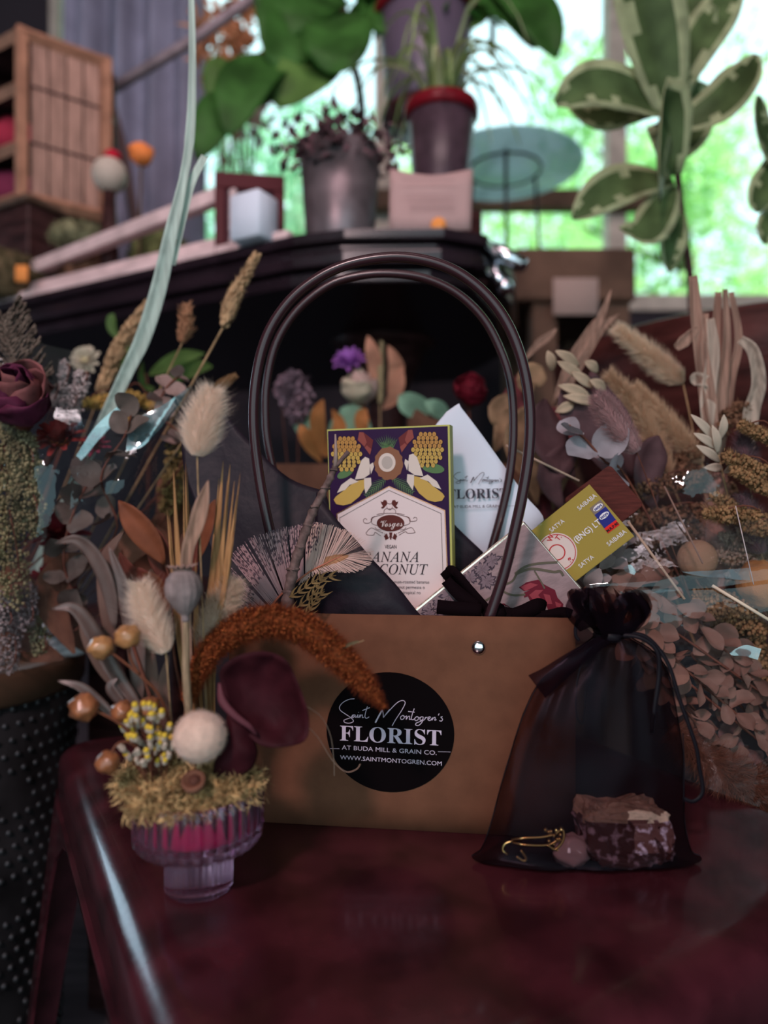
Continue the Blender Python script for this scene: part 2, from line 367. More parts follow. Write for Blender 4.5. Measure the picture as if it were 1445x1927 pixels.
# a dark low chest under the crate, moss and ornaments on it
t = thing('low_chest', 'dark wooden chest under the pale crate at the left edge', 'chest', (-.95, 1.64, 1.125))
M = Matrix.Translation((-.95, 1.66, 1.125)) @ Matrix.Rotation(math.radians(-28), 4, 'Z')
b = MB(); b.rbox((-.33, -.06, 0), (.27, .10, .20), M); b.build('body', m_dark, t, smooth=False)
b = MB(); b.rbox((-.34, -.072, .201), (.28, .11, .216), M, b=.004); b.build('lid', mat('chest_lid', (.12, .07, .05), .5, var=.3), t, smooth=False)
m_moss = mat('dark_moss', (.07, .075, .03), .95, var=.6, vs=40, col2=(.17, .12, .07))
def mossy(label, c, r, sc_, m, n=900):
    b = MB(); b.ball(c, r, 16, 10, sc_, wob=.4)
    for _ in range(n):
        d = rv(); p = c+V((d.x*sc_[0], d.y*sc_[1], d.z*sc_[2]))*r*R(.95, 1.1); q = rv()*.012; s = rv()*.003
        b.add([p-s, p+s, p+q], [(0, 1, 2)])
    o = b.build('moss_clump', m, loc=c-V((0, 0, r*sc_[2]*.9))); tag(o, label, 'moss'); return o
mossy('dark mossy clump at the left edge above the long wooden tray', V((-.80, 1.46, 1.165)), .06, (1.6, 1, .8), m_moss)
mossy('brown leafy clump between the crate and the cream ornament', V((-.60, 1.47, 1.165)), .055, (1.2, 1, .9), mat('brown_moss', (.11, .055, .035), .95, var=.6, vs=50))
mossy('olive mossy clump just under the pale crate', V((-.645, 1.50, 1.262)), .042, (1.3, .9, .6), mat('olive_moss', (.20, .19, .11), .95, var=.5, vs=50))
mossy('green brown clump behind the long pale blade and the easel post', V((-.47, 1.50, 1.20)), .06, (1.1, .8, 1.2), mat('green_moss', (.09, .10, .04), .95, var=.6, vs=40))
t = thing('ornament', 'small cream bulbous ornament with a red top beside the easel post', 'ornament', P(206, 368, 1.42))
b = MB(); c = P(206, 330, 1.42); b.ball(c, .034, 14, 10, (1, 1, 1.05)); b.build('body', mat('cream_ceramic', (.45, .38, .32), .5), t)
b = MB(); b.tube([V((c.x, c.y, ZT0+.001)), V((c.x, c.y, c.z-.03))], [.022, .012], 12); b.build('post', m_dark, t)
b = MB(); b.ball(c+V((.006, 0, .037)), .017, 12, 8, (1, 1, .8)); b.build('top', mat('red_felt', (.42, .01, .03), .8), t)
c = P(266, 290, 1.45); t = thing('orange_flower', 'small orange bloom just right of the easel post', 'flower', V((c.x-.01, c.y, ZT0)))
b = MB(); b.ball(c, .021, 12, 8, (1.2, 1, 1), wob=.4); b.build('bloom', mat('orange_petal', (.75, .22, .06), .8), t)
b = MB(); b.tube(cr([V((c.x-.01, c.y, ZT0+.001)), V((c.x-.004, c.y, ZT0+.12)), c]), .003, 6); b.build('stem', mat('dark_stem', (.08, .05, .03), .7), t)

# ---------------------------------------------------------------- dark pedestal table
ZT = 1.109
poly = [V(q) for q in ((-1.25, 1.71, 0), (-.14, 1.10, 0), (-.06, 1.075, 0), (.09, 1.07, 0), (.16, 1.10, 0), (.24, 1.30, 0), (.30, 1.6, 0), (.22, 1.95, 0), (-.5, 2.15, 0), (-1.25, 2.1, 0))]
t = thing('pedestal_table', 'large dark wooden table with a stepped edge on a turned pedestal', 'table', (-.05, 1.6, 0))
cen = V((-.3, 1.6, 0))
def slab(b, z0, z1, k):
    pts = [cen+(p-cen)*k for p in poly]; n = len(pts)
    b.add([p+V((0, 0, z0)) for p in pts]+[p+V((0, 0, z1)) for p in pts], [tuple(reversed(range(n))), tuple(range(n, 2*n))]+[(i, (i+1) % n, n+(i+1) % n, n+i) for i in range(n)])
b = MB(); slab(b, ZT-.018, ZT, 1.0); slab(b, ZT-.030, ZT-.0185, .975); slab(b, ZT-.052, ZT-.0305, .99); slab(b, ZT-.075, ZT-.0525, .95)
b.build('table_top', mat('polished_dark_wood', (.016, .009, .013), .22, spec=.5, var=.3, vs=20), t, smooth=False, bev=.004)
b = MB(); b.lathe([(.10, 0), (.12, .02), (.05, .08), (.045, .3), (.075, .45), (.05, .6), (.045, .9), (.09, 1.0), (.14, 1.034)], (0.0, 1.5, .02), 20); b.build('pedestal', m_dark, t)
for k in range(4):
    a = k*math.pi/2+.6; b = MB(); b.tube(cr([V((0, 1.5, .14)), V((.15*math.cos(a), 1.5+.15*math.sin(a), .10)), V((.32*math.cos(a), 1.5+.32*math.sin(a), .022))], 5), [.035, .03, .022], 8); b.build('foot', m_dark, t)
# long display tray on it
e0 = V((-.14, 1.10, 0)); ed = V((-.6, .33, 0)); inn = V((.33, .6, 0)).normalized()
t = thing('display_case', 'long pale wooden display case along the front edge of the dark table', 'case', e0+ed*.6+V((0, 0, ZT)))
def rail(b, s0, z0, s1, z1, h, d=.02, off=.012):
    a = e0+ed*s0+inn*off; c = e0+ed*s1+inn*off
    vs = [a+V((0, 0, z0)), c+V((0, 0, z1)), c+inn*d+V((0, 0, z1)), a+inn*d+V((0, 0, z0))]; vs += [q+V((0, 0, h)) for q in vs]
    b.add(vs, [(0, 1, 2, 3), (7, 6, 5, 4), (0, 4, 5, 1), (1, 5, 6, 2), (2, 6, 7, 3), (3, 7, 4, 0)])
b = MB(); rail(b, .03, ZT+.001, 1.7, ZT+.001, .016); rail(b, .2, ZT+.018, 1.7, ZT+.018, .022, .02, .03); b.build('bottom_rail', m_greyw, t, smooth=False, bev=.003)
b = MB(); rail(b, .21, ZT+.105, 1.15, ZT+.05, .026, .022, .03); b.build('top_rail', m_greyw, t, smooth=False, bev=.003)
b = MB(); rail(b, .21, ZT+.04, .25, ZT+.04, .066, .022, .03); b.build('upright', m_greyw, t, smooth=False, bev=.003)
b = MB(); rail(b, 1.1, ZT+.04, 1.14, ZT+.04, .014, .022, .03); b.build('upright', m_greyw, t, smooth=False, bev=.003)
b = MB(); rail(b, .2, ZT+.002, 1.6, ZT+.002, .006, .16, .055); b.build('base_board', m_greyw, t, smooth=False)
bc = [(.60, .5, .5), (.10, .08, .13), (.35, .2, .33), (.62, .55, .62), (.12, .16, .10), (.30, .22, .30), (.50, .42, .52), (.16, .08, .10)]
for k in range(11):
    s = .29+k*.072; p = e0+ed*s+inn*.10; h = R(.04, .062)-.015*(k/11)*2; b = MB()
    b.lathe([(.016, 0), (.019, .004), (.02, h*.6), (.012, h*.8), (.010, h)], p+V((0, 0, ZT+.009)), 12)
    o = b.build('jar', mat('jar_glaze%d' % (k % 8), bc[k % 8], .4), loc=p+V((0, 0, ZT+.009))); tag(o, 'small glazed jar standing in the long display case', 'jar', 'jars in the display case')
b = MB(); p = P(41, 515, 1.395); b.rbox((-.012, -.003, -.016), (.012, .003, .016), Matrix.Translation(p), .001); tag(b.build('tag_card', mat('orange_card', (.72, .26, .07), .7), loc=p-V((0, 0, .016))), 'small orange tag at the left end of the display case', 'tag')
t = thing('picture_frame', 'small dark red wooden picture frame standing behind the white cube', 'frame', P(478, 440, 1.19)); fr_z = ZT
c = P(470, 380, 1.20); M = Matrix.Translation((c.x, 1.20, ZT)) @ Matrix.Rotation(.15, 4, 'Z'); mr = mat('oxblood_wood', (.075, .012, .016), .4)
b = MB()
for a in ((-.058, 0, 0, .058, .014, .02), (-.058, 0, .115, .058, .014, .142), (-.058, 0, .02, -.040, .014, .115), (.040, 0, .02, .058, .014, .115)): b.box(a[:3], a[3:], M)
b.build('frame_border', mr, t, smooth=False, bev=.002)
b = MB(); b.box((-.042, .006, .018), (.042, .010, .117), M); b.build('backing', mat('picture_backing', (.05, .02, .03), .7), t, smooth=False)
b = MB(); M = Matrix.Translation((P(478, 400, 1.14).x, 1.14, ZT)) @ Matrix.Rotation(-.5, 4, 'Z'); b.rbox((-.03, -.026, .001), (.03, .026, .075), M, .004)
o = b.build('cube_pot', mat('white_ceramic', (.62, .68, .78), .3), loc=(M.translation.x, 1.14, ZT)); tag(o, 'small white cube shaped pot in front of the dark red frame', 'pot')
# pots
m_zinc = mat('zinc', (.16, .13, .14), .4, metal=.5, var=.3, vs=20)
def pot(name, label, px, D, z0, z1, r0, r1, m, rim=None, rimm=None):
    x = (px-CX)/FPX*D; t = thing(name, label, 'pot', (x, D, z0)); H = z1-z0
    b = MB(); b.lathe([(r0*.96, 0), (r0, .004), (r1, H), (r1*.93, H), (r1*.9, H*.9)], (x, D, z0), 32); b.build('body', m, t)
    if rim: b = MB(); b.lathe([(r1*1.0, H-.022), (r1*1.07, H-.018), (r1*1.08, H-.003), (r1*1.04, H+.003), (r1*.94, H)], (x, D, z0), 32); b.build('rim', rimm, t)
    b = MB(); b.lathe([(r1*.93, H*.86), (.001, H*.88)], (x, D, z0), 20); b.build('soil', mat('soil', (.03, .02, .015), .95, bump=.6, bs=150), t)
    return V((x, D, z0+H*.88))
a1 = pot('zinc_pot', 'grey zinc pot with a dark trailing plant, on the dark table', 640, 1.20, ZT+.001, 1.283, .056, .068, m_zinc)
m_terra = mat('dark_glaze', (.055, .033, .045), .35, var=.3, spec=.4); m_red = mat('red_glaze', (.16, .008, .015), .25)
b = MB(); b.rbox((-.07, -.06, 0), (.07, .07, .12), Matrix.Translation((.108, 1.35, ZT+.001)), .004); tag(b.build('wooden_block', m_dark, loc=(.108, 1.35, ZT)), 'dark wooden block under the small red rimmed pot', 'block')
a2 = pot('red_rimmed_pot', 'dark pot with a red rim holding the spider plant, behind the card', 830, 1.35, ZT+.122, 1.444, .048, .066, m_terra, 1, m_red)
t = thing('plant_stand', 'tall dark stand carrying the upper red rimmed pot', 'stand', (.095, 1.6, ZT))
b = MB(); b.lathe([(.10, 0), (.11, .01), (.11, .02), (.03, .03), (.025, .2), (.03, .42), (.10, .44), (.10, .462)], (.095, 1.6, ZT+.001), 24); b.build('column', m_dark, t)
a3 = pot('tall_red_rimmed_pot', 'large grey pot with a red rim, highest above the dark table', 800, 1.6, ZT+.465, 1.80, .085, .108, mat('slate_glaze', (.085, .068, .10), .35, spec=.4), 1, m_red)
# card
t = thing('price_card', 'pale pink card with faint lines standing at the front of the dark table', 'card', V((.075, 1.12, ZT)))
c0 = P(734, 318, 1.12); b = MB(); rows = [[P(734, 318, 1.13), P(812, 330, 1.12), P(890, 318, 1.13)], [P(732, 434, 1.115), P(812, 433, 1.105), P(886, 433, 1.115)]]
sheet(b, rows, 12, 4, 0, 1); b.build('sheet', mat('pink_card', (.42, .28, .27), .75), t, solid=.001)
b = MB(); fr = (P(734, 434, 1.113), V((1, 0, 0)), V((0, 0, 1)), V((0, -1, 0)))
for k, zz in enumerate((.075, .052, .042, .032)): strokes(b, [[(.018+.004*k, zz), (.10, zz)]], fr, .0016, .010)
b.build('faint_lines', mat('grey_ink', (.32, .21, .21), .8), t)
b = MB(); b.lathe([(.012, 0), (.012, .002)], P(825, 424, 1.102), 14, axis=V((0, -1, 0))); b.build('sticker', mat('orange_sticker', (.8, .3, .08), .6), t)
# silver clamp at the table corner
t = thing('metal_clamp', 'shiny silver clamp on the right corner of the dark table', 'clamp', P(935, 520, 1.16)); m_chr = mat('chrome', (.75, .76, .82), .18, metal=1)
b = MB(); b.tube(PP((915, 465, 1.18), (945, 480, 1.17), (985, 500, 1.15)), [.012, .016, .012], 12); b.build('handle', m_chr, t)
b = MB(); b.ball(P(900, 520, 1.17), .018, 14, 10); b.build('jaw', m_chr, t)
b = MB(); b.ball(P(950, 540, 1.15), .014, 14, 10); b.tube(PP((925, 480, 1.175), (930, 515, 1.165), (948, 535, 1.15)), .009, 8); b.build('jaw', m_chr, t)
# ---------------------------------------------------------------- bench by the window, glass stand
m_bw = mat('brown_bench_wood', (.11, .065, .045), .6, var=.3, vs=10)
t = thing('window_bench', 'long brown wooden bench below the windows behind the variegated plant', 'bench', (.6, 2.0, 0))
b = MB(); b.rbox((.32, 1.75, 1.20), (.62, 2.25, 1.33), None, .006); b.build('bench_top', m_bw, t, smooth=False)
for x, y in ((.40, 1.8), (.58, 1.8), (.40, 2.2), (.58, 2.2)): b = MB(); b.box((x-.03, y-.03, 0), (x+.03, y+.03, 1.2)); b.build('leg', m_bw, t, smooth=False)
b = MB(); M = Matrix.Translation(P(1083, 558, 1.74)); b.rbox((-.055, -.002, -.045), (.055, .002, .045), M, .0008); o = b.build('card', mat('tan_card', (.36, .27, .24), .8), loc=P(1083, 590, 1.74)); tag(o, 'plain tan card on the front of the brown bench', 'card')
t = thing('glass_stand', 'round pale glass topped stand with thin metal legs by the window', 'stand', (.33, 1.95, 1.33)); zc = 1.62; cc = V((.33, 1.95, 0))
b = MB(); b.lathe([(.205, 0), (.21, .003), (.21, .007), (.205, .010)], cc+V((0, 0, zc)), 48); b.build('glass_top', mat('frosted_glass', (.36, .60, .64), .25, trans=.35, alpha=.75), t)
for k in range(3):
    a = k*2.09+.4; b = MB(); p = cc+V((.10*math.cos(a), .10*math.sin(a), 0)); b.tube([p+V((0, 0, zc)), p+V((math.cos(a)*.02, math.sin(a)*.02, 1.331))], .005, 8); b.build('leg', mat('black_iron', (.03, .025, .03), .4, metal=.6), t)
b = MB(); b.tube([cc+V((.10*math.cos(i*.42), .10*math.sin(i*.42), zc-.005)) for i in range(16)], .004, 6); b.build('ring', MC['black_iron'], t)
b = MB(); b.box((-.2, 2.62, 1.80), (1.05, 2.67, 1.87)); o = struct(b.build('wooden_shelf_1', m_bw, loc=(.4, 2.65, 1.8), smooth=False))  # wooden shelf board across the windows, kept as structure
# ---------------------------------------------------------------- background plants
def bigleaf(t, pts, wd, m, mm=None, name='leaf', fold=.12, wave=.02, up=V((0, -1, .2))):
    b = MB(); b.leaf(pts, wd, up, fold, 14, lambda s: math.sin(math.pi*min(1, .03+s*.96))**.62, wave, cross=7)
    if mm:                                          # pale margin follows the outline
        n = len(b.f); W = 6
        for i in range(n):
            k = i % W; b.m[i] = 1 if k in (0, W-1) or (random.random() < .25 and k in (1, W-2)) else 0
        b.build(name, [m, mm], t, solid=.0006)
    else: b.build(name, m, t, solid=.0006)
m_var = mat('variegated_green', (.085, .13, .05), .42, var=.35, vs=22, tl=.22); m_vm = mat('cream_margin', (.46, .50, .30), .45, var=.25, vs=40, tl=.45)
t = thing('rubber_plant', 'tall variegated rubber plant with cream edged leaves before the windows', 'plant', (.50, 1.15, .80))
b = MB(); b.tube(cr([V((.50, 1.15, .80)), P(1300, 545, 1.11), P(1287, 440, 1.08), P(1275, 330, 1.05), P(1262, 180, 1.05), P(1255, 60, 1.05)]), [.007, .006, .005, .005, .004, .003], 8); b.build('stem', mat('plant_stem', (.10, .045, .045), .6), t)
for q, wd in (([(1262, 225, 1.04), (1232, 90, 1.02), (1205, -30, 1.0), (1195, -110, 1.0)], .105), ([(1268, 240, 1.06), (1350, 200, 1.03), (1400, 150, 1.0), (1424, 102, .98)], .070),
              ([(1268, 330, 1.0), (1262, 240, .96), (1236, 200, .94), (1232, 372, .93)][0:1]+[(1250, 205, .97), (1235, 270, .95), (1240, 380, .93)], .085), ([(1255, 215, 1.04), (1180, 175, 1.02), (1110, 165, 1.0), (1045, 195, .99)], .075),
              ([(1265, 340, 1.04), (1190, 345, 1.0), (1130, 370, .98), (1078, 412, .97)], .062), ([(1268, 350, 1.04), (1240, 400, 1.0), (1210, 440, .98), (1165, 430, .97)], .055),
              ([(1283, 400, 1.06), (1268, 440, 1.03), (1262, 470, 1.02), (1260, 512, 1.02)], .040), ([(1262, 190, 1.06), (1310, 90, 1.08), (1355, 20, 1.1), (1395, -50, 1.1)], .065),
              ([(1262, 210, 1.08), (1285, 80, 1.1), (1290, -20, 1.12), (1290, -90, 1.12)], .09), ([(1255, 200, 1.08), (1180, 120, 1.12), (1120, 60, 1.15), (1090, 20, 1.15)][:1]+[(1175, 215, 1.06), (1120, 225, 1.05), (1060, 190, 1.05)], .05),
              ([(1275, 300, 1.1), (1300, 250, 1.12), (1310, 190, 1.12), (1300, 150, 1.12)], .06)):
    bigleaf(t, PP(*q), wd, m_var, m_vm)
t = thing('rubber_plant', 'second variegated rubber plant, only leaf tips showing at the right edge', 'plant', (.78, 1.2, .80))
b = MB(); b.tube(cr([V((.70, 1.15, .80)), P(1490, 500, 1.1), P(1480, 200, 1.08)]), .005, 8); b.build('stem', MC['plant_stem'], t)
for q, wd in (([(1480, 320, 1.05), (1445, 280, 1.02), (1425, 230, 1.0), (1428, 180, 1.0)], .07), ([(1480, 260, 1.05), (1455, 330, 1.02), (1432, 370, 1.0), (1425, 400, 1.0)], .05), ([(1490, 360, 1.05), (1460, 410, 1.02), (1442, 430, 1.0), (1440, 460, 1.0)], .04)): bigleaf(t, PP(*q), wd, m_var, m_vm)
m_fid = mat('deep_green_leaf', (.035, .11, .022), .45, var=.4, vs=14, tl=.25); m_fid2 = mat('lighter_green_leaf', (.10, .20, .05), .45, var=.3, vs=14, tl=.35)  # some leaves are a lighter green
t = thing('fig_plant', 'tall plant with broad deep green leaves behind the pots', 'plant', V((-.05, 1.80, ZT)))
b = MB(); b.tube(cr([V((-.05, 1.80, ZT)), P(682, 230, 1.79), P(660, 100, 1.76), P(640, -20, 1.74)]), [.010, .010, .009], 8); b.build('stem', MC['plant_stem'], t)
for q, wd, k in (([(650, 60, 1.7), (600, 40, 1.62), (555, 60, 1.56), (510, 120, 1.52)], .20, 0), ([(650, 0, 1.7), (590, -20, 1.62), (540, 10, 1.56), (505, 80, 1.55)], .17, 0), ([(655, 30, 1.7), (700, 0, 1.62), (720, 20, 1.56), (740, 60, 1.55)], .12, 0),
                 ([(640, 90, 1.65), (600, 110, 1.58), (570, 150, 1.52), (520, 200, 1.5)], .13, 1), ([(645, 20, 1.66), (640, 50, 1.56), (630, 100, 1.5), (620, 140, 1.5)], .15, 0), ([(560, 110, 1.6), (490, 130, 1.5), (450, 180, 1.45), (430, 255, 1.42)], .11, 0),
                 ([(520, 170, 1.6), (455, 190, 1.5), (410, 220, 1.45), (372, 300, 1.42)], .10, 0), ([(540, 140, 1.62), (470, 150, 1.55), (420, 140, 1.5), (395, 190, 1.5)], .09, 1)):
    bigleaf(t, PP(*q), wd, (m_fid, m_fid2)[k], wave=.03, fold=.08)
t = thing('fig_plant', 'deep green leaves hanging at the top right of the tall pot', 'plant', V((.30, 1.85, 1.86)))
b = MB(); b.tube(cr([V((.28, 1.85, 1.86)), P(925, 30, 1.80), P(900, -60, 1.72)]), [.008, .006], 8); b.build('stem', MC['plant_stem'], t)
b = MB(); b.lathe([(.05, 0), (.06, .08), (.055, .08)], V((.28, 1.85, ZT+.75-.08)), 16)
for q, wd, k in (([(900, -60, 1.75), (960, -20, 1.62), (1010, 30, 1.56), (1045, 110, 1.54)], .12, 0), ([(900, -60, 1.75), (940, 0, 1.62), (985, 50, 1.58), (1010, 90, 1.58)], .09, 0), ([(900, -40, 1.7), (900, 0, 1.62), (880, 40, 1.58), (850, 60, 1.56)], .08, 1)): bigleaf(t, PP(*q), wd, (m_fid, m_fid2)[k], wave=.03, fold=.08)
m_spi = mat('spider_green', (.22, .30, .12), .5, var=.3, tl=.3); m_spi2 = mat('spider_cream', (.42, .48, .27), .5, tl=.4)
t = thing('spider_plant', 'spider plant with arching striped green blades in the red rimmed pot', 'plant', a2)
for k in range(30):
    a = k*2.4; L = R(.09, .19); o_ = V((math.cos(a), math.sin(a)*.8, 0)); b = MB(); h = R(.07, .19)
    b.leaf([a2+o_*.01, a2+o_*L*.4+V((0, 0, h)), a2+o_*L*.9+V((0, 0, h*.9)), a2+o_*L*1.25+V((0, 0, h*.3-.02))], .013, V((0, 0, 1)), .3, 9, lambda s: min(1, s*6+.5)*(1-s)**.5, cross=3)
    b.build('blade', [m_spi, m_spi2][k % 3 == 0], t)
def bushy(label, base, c, rad, n, ls, m, cat='plant', name='bushy_plant', hang=0, sc_=(1, 1, 1)):
    t = thing(name, label, cat, base); b = MB()
    for k in range(9):
        d = rv(); d.z = abs(d.z)*.6; b.tube(cr([V(base), V(base).lerp(c, .6)+d*rad*.3, c+V((d.x*sc_[0], d.y*sc_[1], d.z*sc_[2]))*rad*.9], 4), [.0025, .001], 5)
    b.build('stems', MC['plant_stem'], t); b = MB()
    for _ in range(n):
        d = rv(); p = c+V((d.x*sc_[0], d.y*sc_[1], d.z*sc_[2]))*rad*R(.35, 1); p.z -= hang*abs(d.x)
        q = rv(); s = q.orthogonal().normalized(); L = ls*R(.6, 1.2); nn = q.cross(s)
        b.add([p, p+q*L*.45+s*L*.32+nn*L*.1, p+q*L, p+q*L*.45-s*L*.32+nn*L*.1, p+q*L*.5], [(0, 1, 4), (1, 2, 4), (2, 3, 4), (3, 0, 4)])
    b.build('leaves', m, t); return t
bushy('dark burgundy trailing plant spilling over the grey zinc pot', a1, V((a1.x, a1.y-.02, a1.z+.02)), .10, 420, .026, mat('burgundy_green', (.07, .055, .05), .6, var=.6, vs=60, col2=(.20, .10, .12)), sc_=(1.15, .8, .5))
bushy('low green plant growing in the tall red rimmed pot', a3, V((a3.x, a3.y, a3.z+.08)), .14, 200, .08, m_fid, sc_=(1.1, .8, .6))
bushy('orange brown dried plant beside the curtain edge, behind the pole', P(430, 440, 1.9), P(430, 100, 1.9), .13, 260, .05, mat('rust_leaf', (.50, .24, .13), .7, var=.3, tl=.3), sc_=(.8, .6, 1.5))
bushy('pale flowering plant between the curtain and the zinc pot', P(470, 440, 1.7), P(465, 205, 1.7), .08, 120, .035, mat('blush_petal', (.6, .5, .45), .7, tl=.3), sc_=(.9, .6, 1))
# ---------------------------------------------------------------- low bench, planter
t = thing('low_bench', 'low dark wooden bench carrying the planter behind the bouquets', 'bench', (.3, 1.2, 0))
b = MB(); b.rbox((-.42, .95, .50), (1.1, 1.42, .55), None, .006); b.build('bench_top', m_dark, t, smooth=False)
for x, y in ((-.38, 1.0), (1.05, 1.0), (-.38, 1.38), (1.05, 1.38)): b = MB(); b.box((x-.025, y-.025, 0), (x+.025, y+.025, .5)); b.build('leg', m_dark, t, smooth=False)
t = thing('round_planter', 'large dark reddish wooden planter bowl behind the dried grasses', 'planter', (.66, 1.22, .55))
m_pl = mat('red_brown_wood', (.050, .014, .012), .38, var=.5, vs=12, stretch=(1, 1, 5), bump=.3, bs=50)
b = MB(); b.lathe([(.20, 0), (.22, .01), (.30, .16), (.355, .33), (.36, .395), (.350, .40), (.34, .395), (.30, .25), (.001, .24)], (.66, 1.22, .551), 56); b.build('bowl', m_pl, t)
# ================================================================ near table
def uvw(fr, px, py, off=0):
    """where the sight line of a photo pixel meets a face"""
    O, U, W, N = fr; d = V(((px-CX)/FPX, 1, -(py-CY)/FPX)); c = V((0, 0, CZ)); t = (O+N*off-c).dot(N)/d.dot(N); q = c+d*t-O
    return (q.dot(U), q.dot(W))
def plane(o, pu, pv):
    U = (pu-o).normalized(); W = (pv-o); W = (W-U*W.dot(U)).normalized(); N = U.cross(W)
    if N.y > 0: N = -N
    return (o, U, W, N)
m_tab = mat('oxblood_metal', (.046, .0090, .0135), .26, metal=0, bump=.12, bs=240, var=.45, vs=26, coat=.3, spec=.4)
def rounded(pts, r, n=6):
    out = []
    for i, p in enumerate(pts):
        a, c = pts[i-1], pts[(i+1) % len(pts)]; d0 = (a-p).normalized(); d1 = (c-p).normalized()
        for k in range(n+1):
            t = k/n; out.append((p+d0*r)*(1-t)**2+p*2*t*(1-t)+(p+d1*r)*t*t)
    return out
LC, NC, RC, BC = V((-.335, .725, 0)), V((-.050, .222, 0)), V((.352, .470, 0)), V((.123, .930, 0))
quad = [LC, NC, RC, BC]; cen = sum(quad, V())/4
t = thing('side_table', 'worn dark red metal table with rounded edges carrying the vase and gift bag', 'table', (cen.x, cen.y, 0))
b = MB(); prof = [(.030, 0), (.022, -.0004), (.014, -.002), (.007, -.0055), (.002, -.011), (0, -.018), (0, -.050), (.002, -.052), (-.0025, -.0535), (-.0025, -.060), (.004, -.062)]
rings = []
for ins, dz in prof:
    ct = quad; n = 4; q = []
    for i in range(4):
        a, p, c = ct[i-1], ct[i], ct[(i+1) % 4]; d0 = (a-p).normalized(); d1 = (c-p).normalized(); q.append(p+(d0+d1)*ins*1.02)
    rings.append([v+V((0, 0, TT+dz)) for v in rounded(q, max(.012, .038-ins*.7))])
n = len(rings[0]); vs = [v for r in rings for v in r]
fs = [tuple(range(n))]+[((k+1)*n+i, (k+1)*n+(i+1) % n, k*n+(i+1) % n, k*n+i) for k in range(len(rings)-1) for i in range(n)]
b.add(vs, fs); b.build('table_top', m_tab, t)
for i, p in enumerate(quad):
    a, c = quad[i-1], quad[(i+1) % 4]; out = (p-cen).normalized()
    b = MB()
    for e in ((a-p).normalized(), (c-p).normalized()):
        q = p-out*.012
        pr = [(.15, -.052), (.15, -.058), (.09, -.075), (.05, -.105), (.034, -.15), (.028, -.25), (.022, -.447)]
        vs = []; 
        for wd, dz in pr: o_ = out*(-dz*.16); vs += [q+o_+V((0, 0, TT+dz)), q+o_+e*wd+V((0, 0, TT+dz))]
        b.add(vs, [(2*k, 2*k+1, 2*k+3, 2*k+2) for k in range(len(pr)-1)])
    b.build('leg', m_tab, t, solid=.003, smooth=False)
# ================================================================ kraft gift bag
m_kraft = mat('kraft_card', (.135, .056, .032), .85, bump=.10, bs=500, var=.10, vs=60)
bo = V((-.1150, .531, TT+.0005)); bu = V((.2495, -.0305, 0)).normalized(); bz = V((0, 0, 1)); bn = bz.cross(bu)*-1
if bn.y > 0: bn = -bn
BL, BH, BD = .2510, .1550, .098
bf = (bo, bu, bz, bn)
t = thing('gift_bag', 'brown kraft card gift bag with dark loop handles, packed with gifts', 'bag', bo+bu*BL/2-bn*BD/2)
bag = t
def bp(u, z, d): return bo+bu*u-bn*d+bz*z
b = MB()
def wall(a, c, fn=None, nu=12, nz=8, pw=.0):
    vs = [];
    for j in range(nz+1):
        for i in range(nu+1):
            u, v = i/nu, j/nz; q = a.lerp(c, u)+bz*(BH*v); nr = (c-a).normalized().cross(bz)
            vs.append(q+nr*pw*math.sin(math.pi*u)*math.sin(math.pi*v*.9+.1))
    b.add(vs, [(j*(nu+1)+i, j*(nu+1)+i+1, (j+1)*(nu+1)+i+1, (j+1)*(nu+1)+i) for j in range(nz) for i in range(nu)])
c = [bp(0, 0, 0), bp(BL, 0, 0), bp(BL, 0, BD), bp(0, 0, BD)]
wall(c[0], c[1]); wall(c[1], c[2], pw=-.008); wall(c[2], c[3]); wall(c[3], c[0], pw=-.008); b.add(c, [(3, 2, 1, 0)])
b.build('body', m_kraft, t, solid=.0009)
m_hand = mat('brown_plastic_tube', (.035, .013, .017), .25, spec=.5)
def handle(pts, r, D0, D1):
    xs = [q[0] for q in pts]; a, c = min(xs), max(xs)
    q = cr([P(x, y, lerp(D0, D1, (x-a)/(c-a))) for x, y in pts], 5); b = MB(); b.tube(q, r, 12)
    return b.build('handle', m_hand, t)
handle([(562, 1185), (532, 1085), (508, 1000), (488, 900), (477, 800), (482, 710), (503, 630), (545, 566), (600, 522), (660, 496), (735, 484), (800, 490), (860, 512), (915, 555), (955, 610), (982, 680), (996, 760), (996, 840), (985, 920), (968, 1000), (948, 1080), (920, 1165), (914, 1190)], .0040, .536, .512)
handle([(585, 1130), (548, 985), (520, 905), (505, 840), (500, 790), (502, 720), (520, 645), (560, 583), (618, 537), (675, 519), (735, 515), (800, 524), (860, 552), (910, 600), (942, 660), (960, 720), (966, 790), (962, 870), (945, 960), (900, 1120)], .0036, .622, .598)
b = MB(); u, v = uvw(bf, 900, 1218); b.lathe([(.0052, 0), (.0052, .0006), (.0044, .0017), (.0026, .0026), (.0001, .003)], bo+bu*u+bz*v+bn*.0006, 24, axis=bn); b.build('rivet', mat('steel_rivet', (.8, .82, .85), .12, metal=1), t)
b = MB(); u, v = uvw(bf, 572, 1205); b.lathe([(.0052, 0), (.0052, .0006), (.0044, .0017), (.0026, .0026), (.0001, .003)], bo+bu*u+bz*v+bn*.0006, 24, axis=bn); b.build('rivet', MC['steel_rivet'], t)
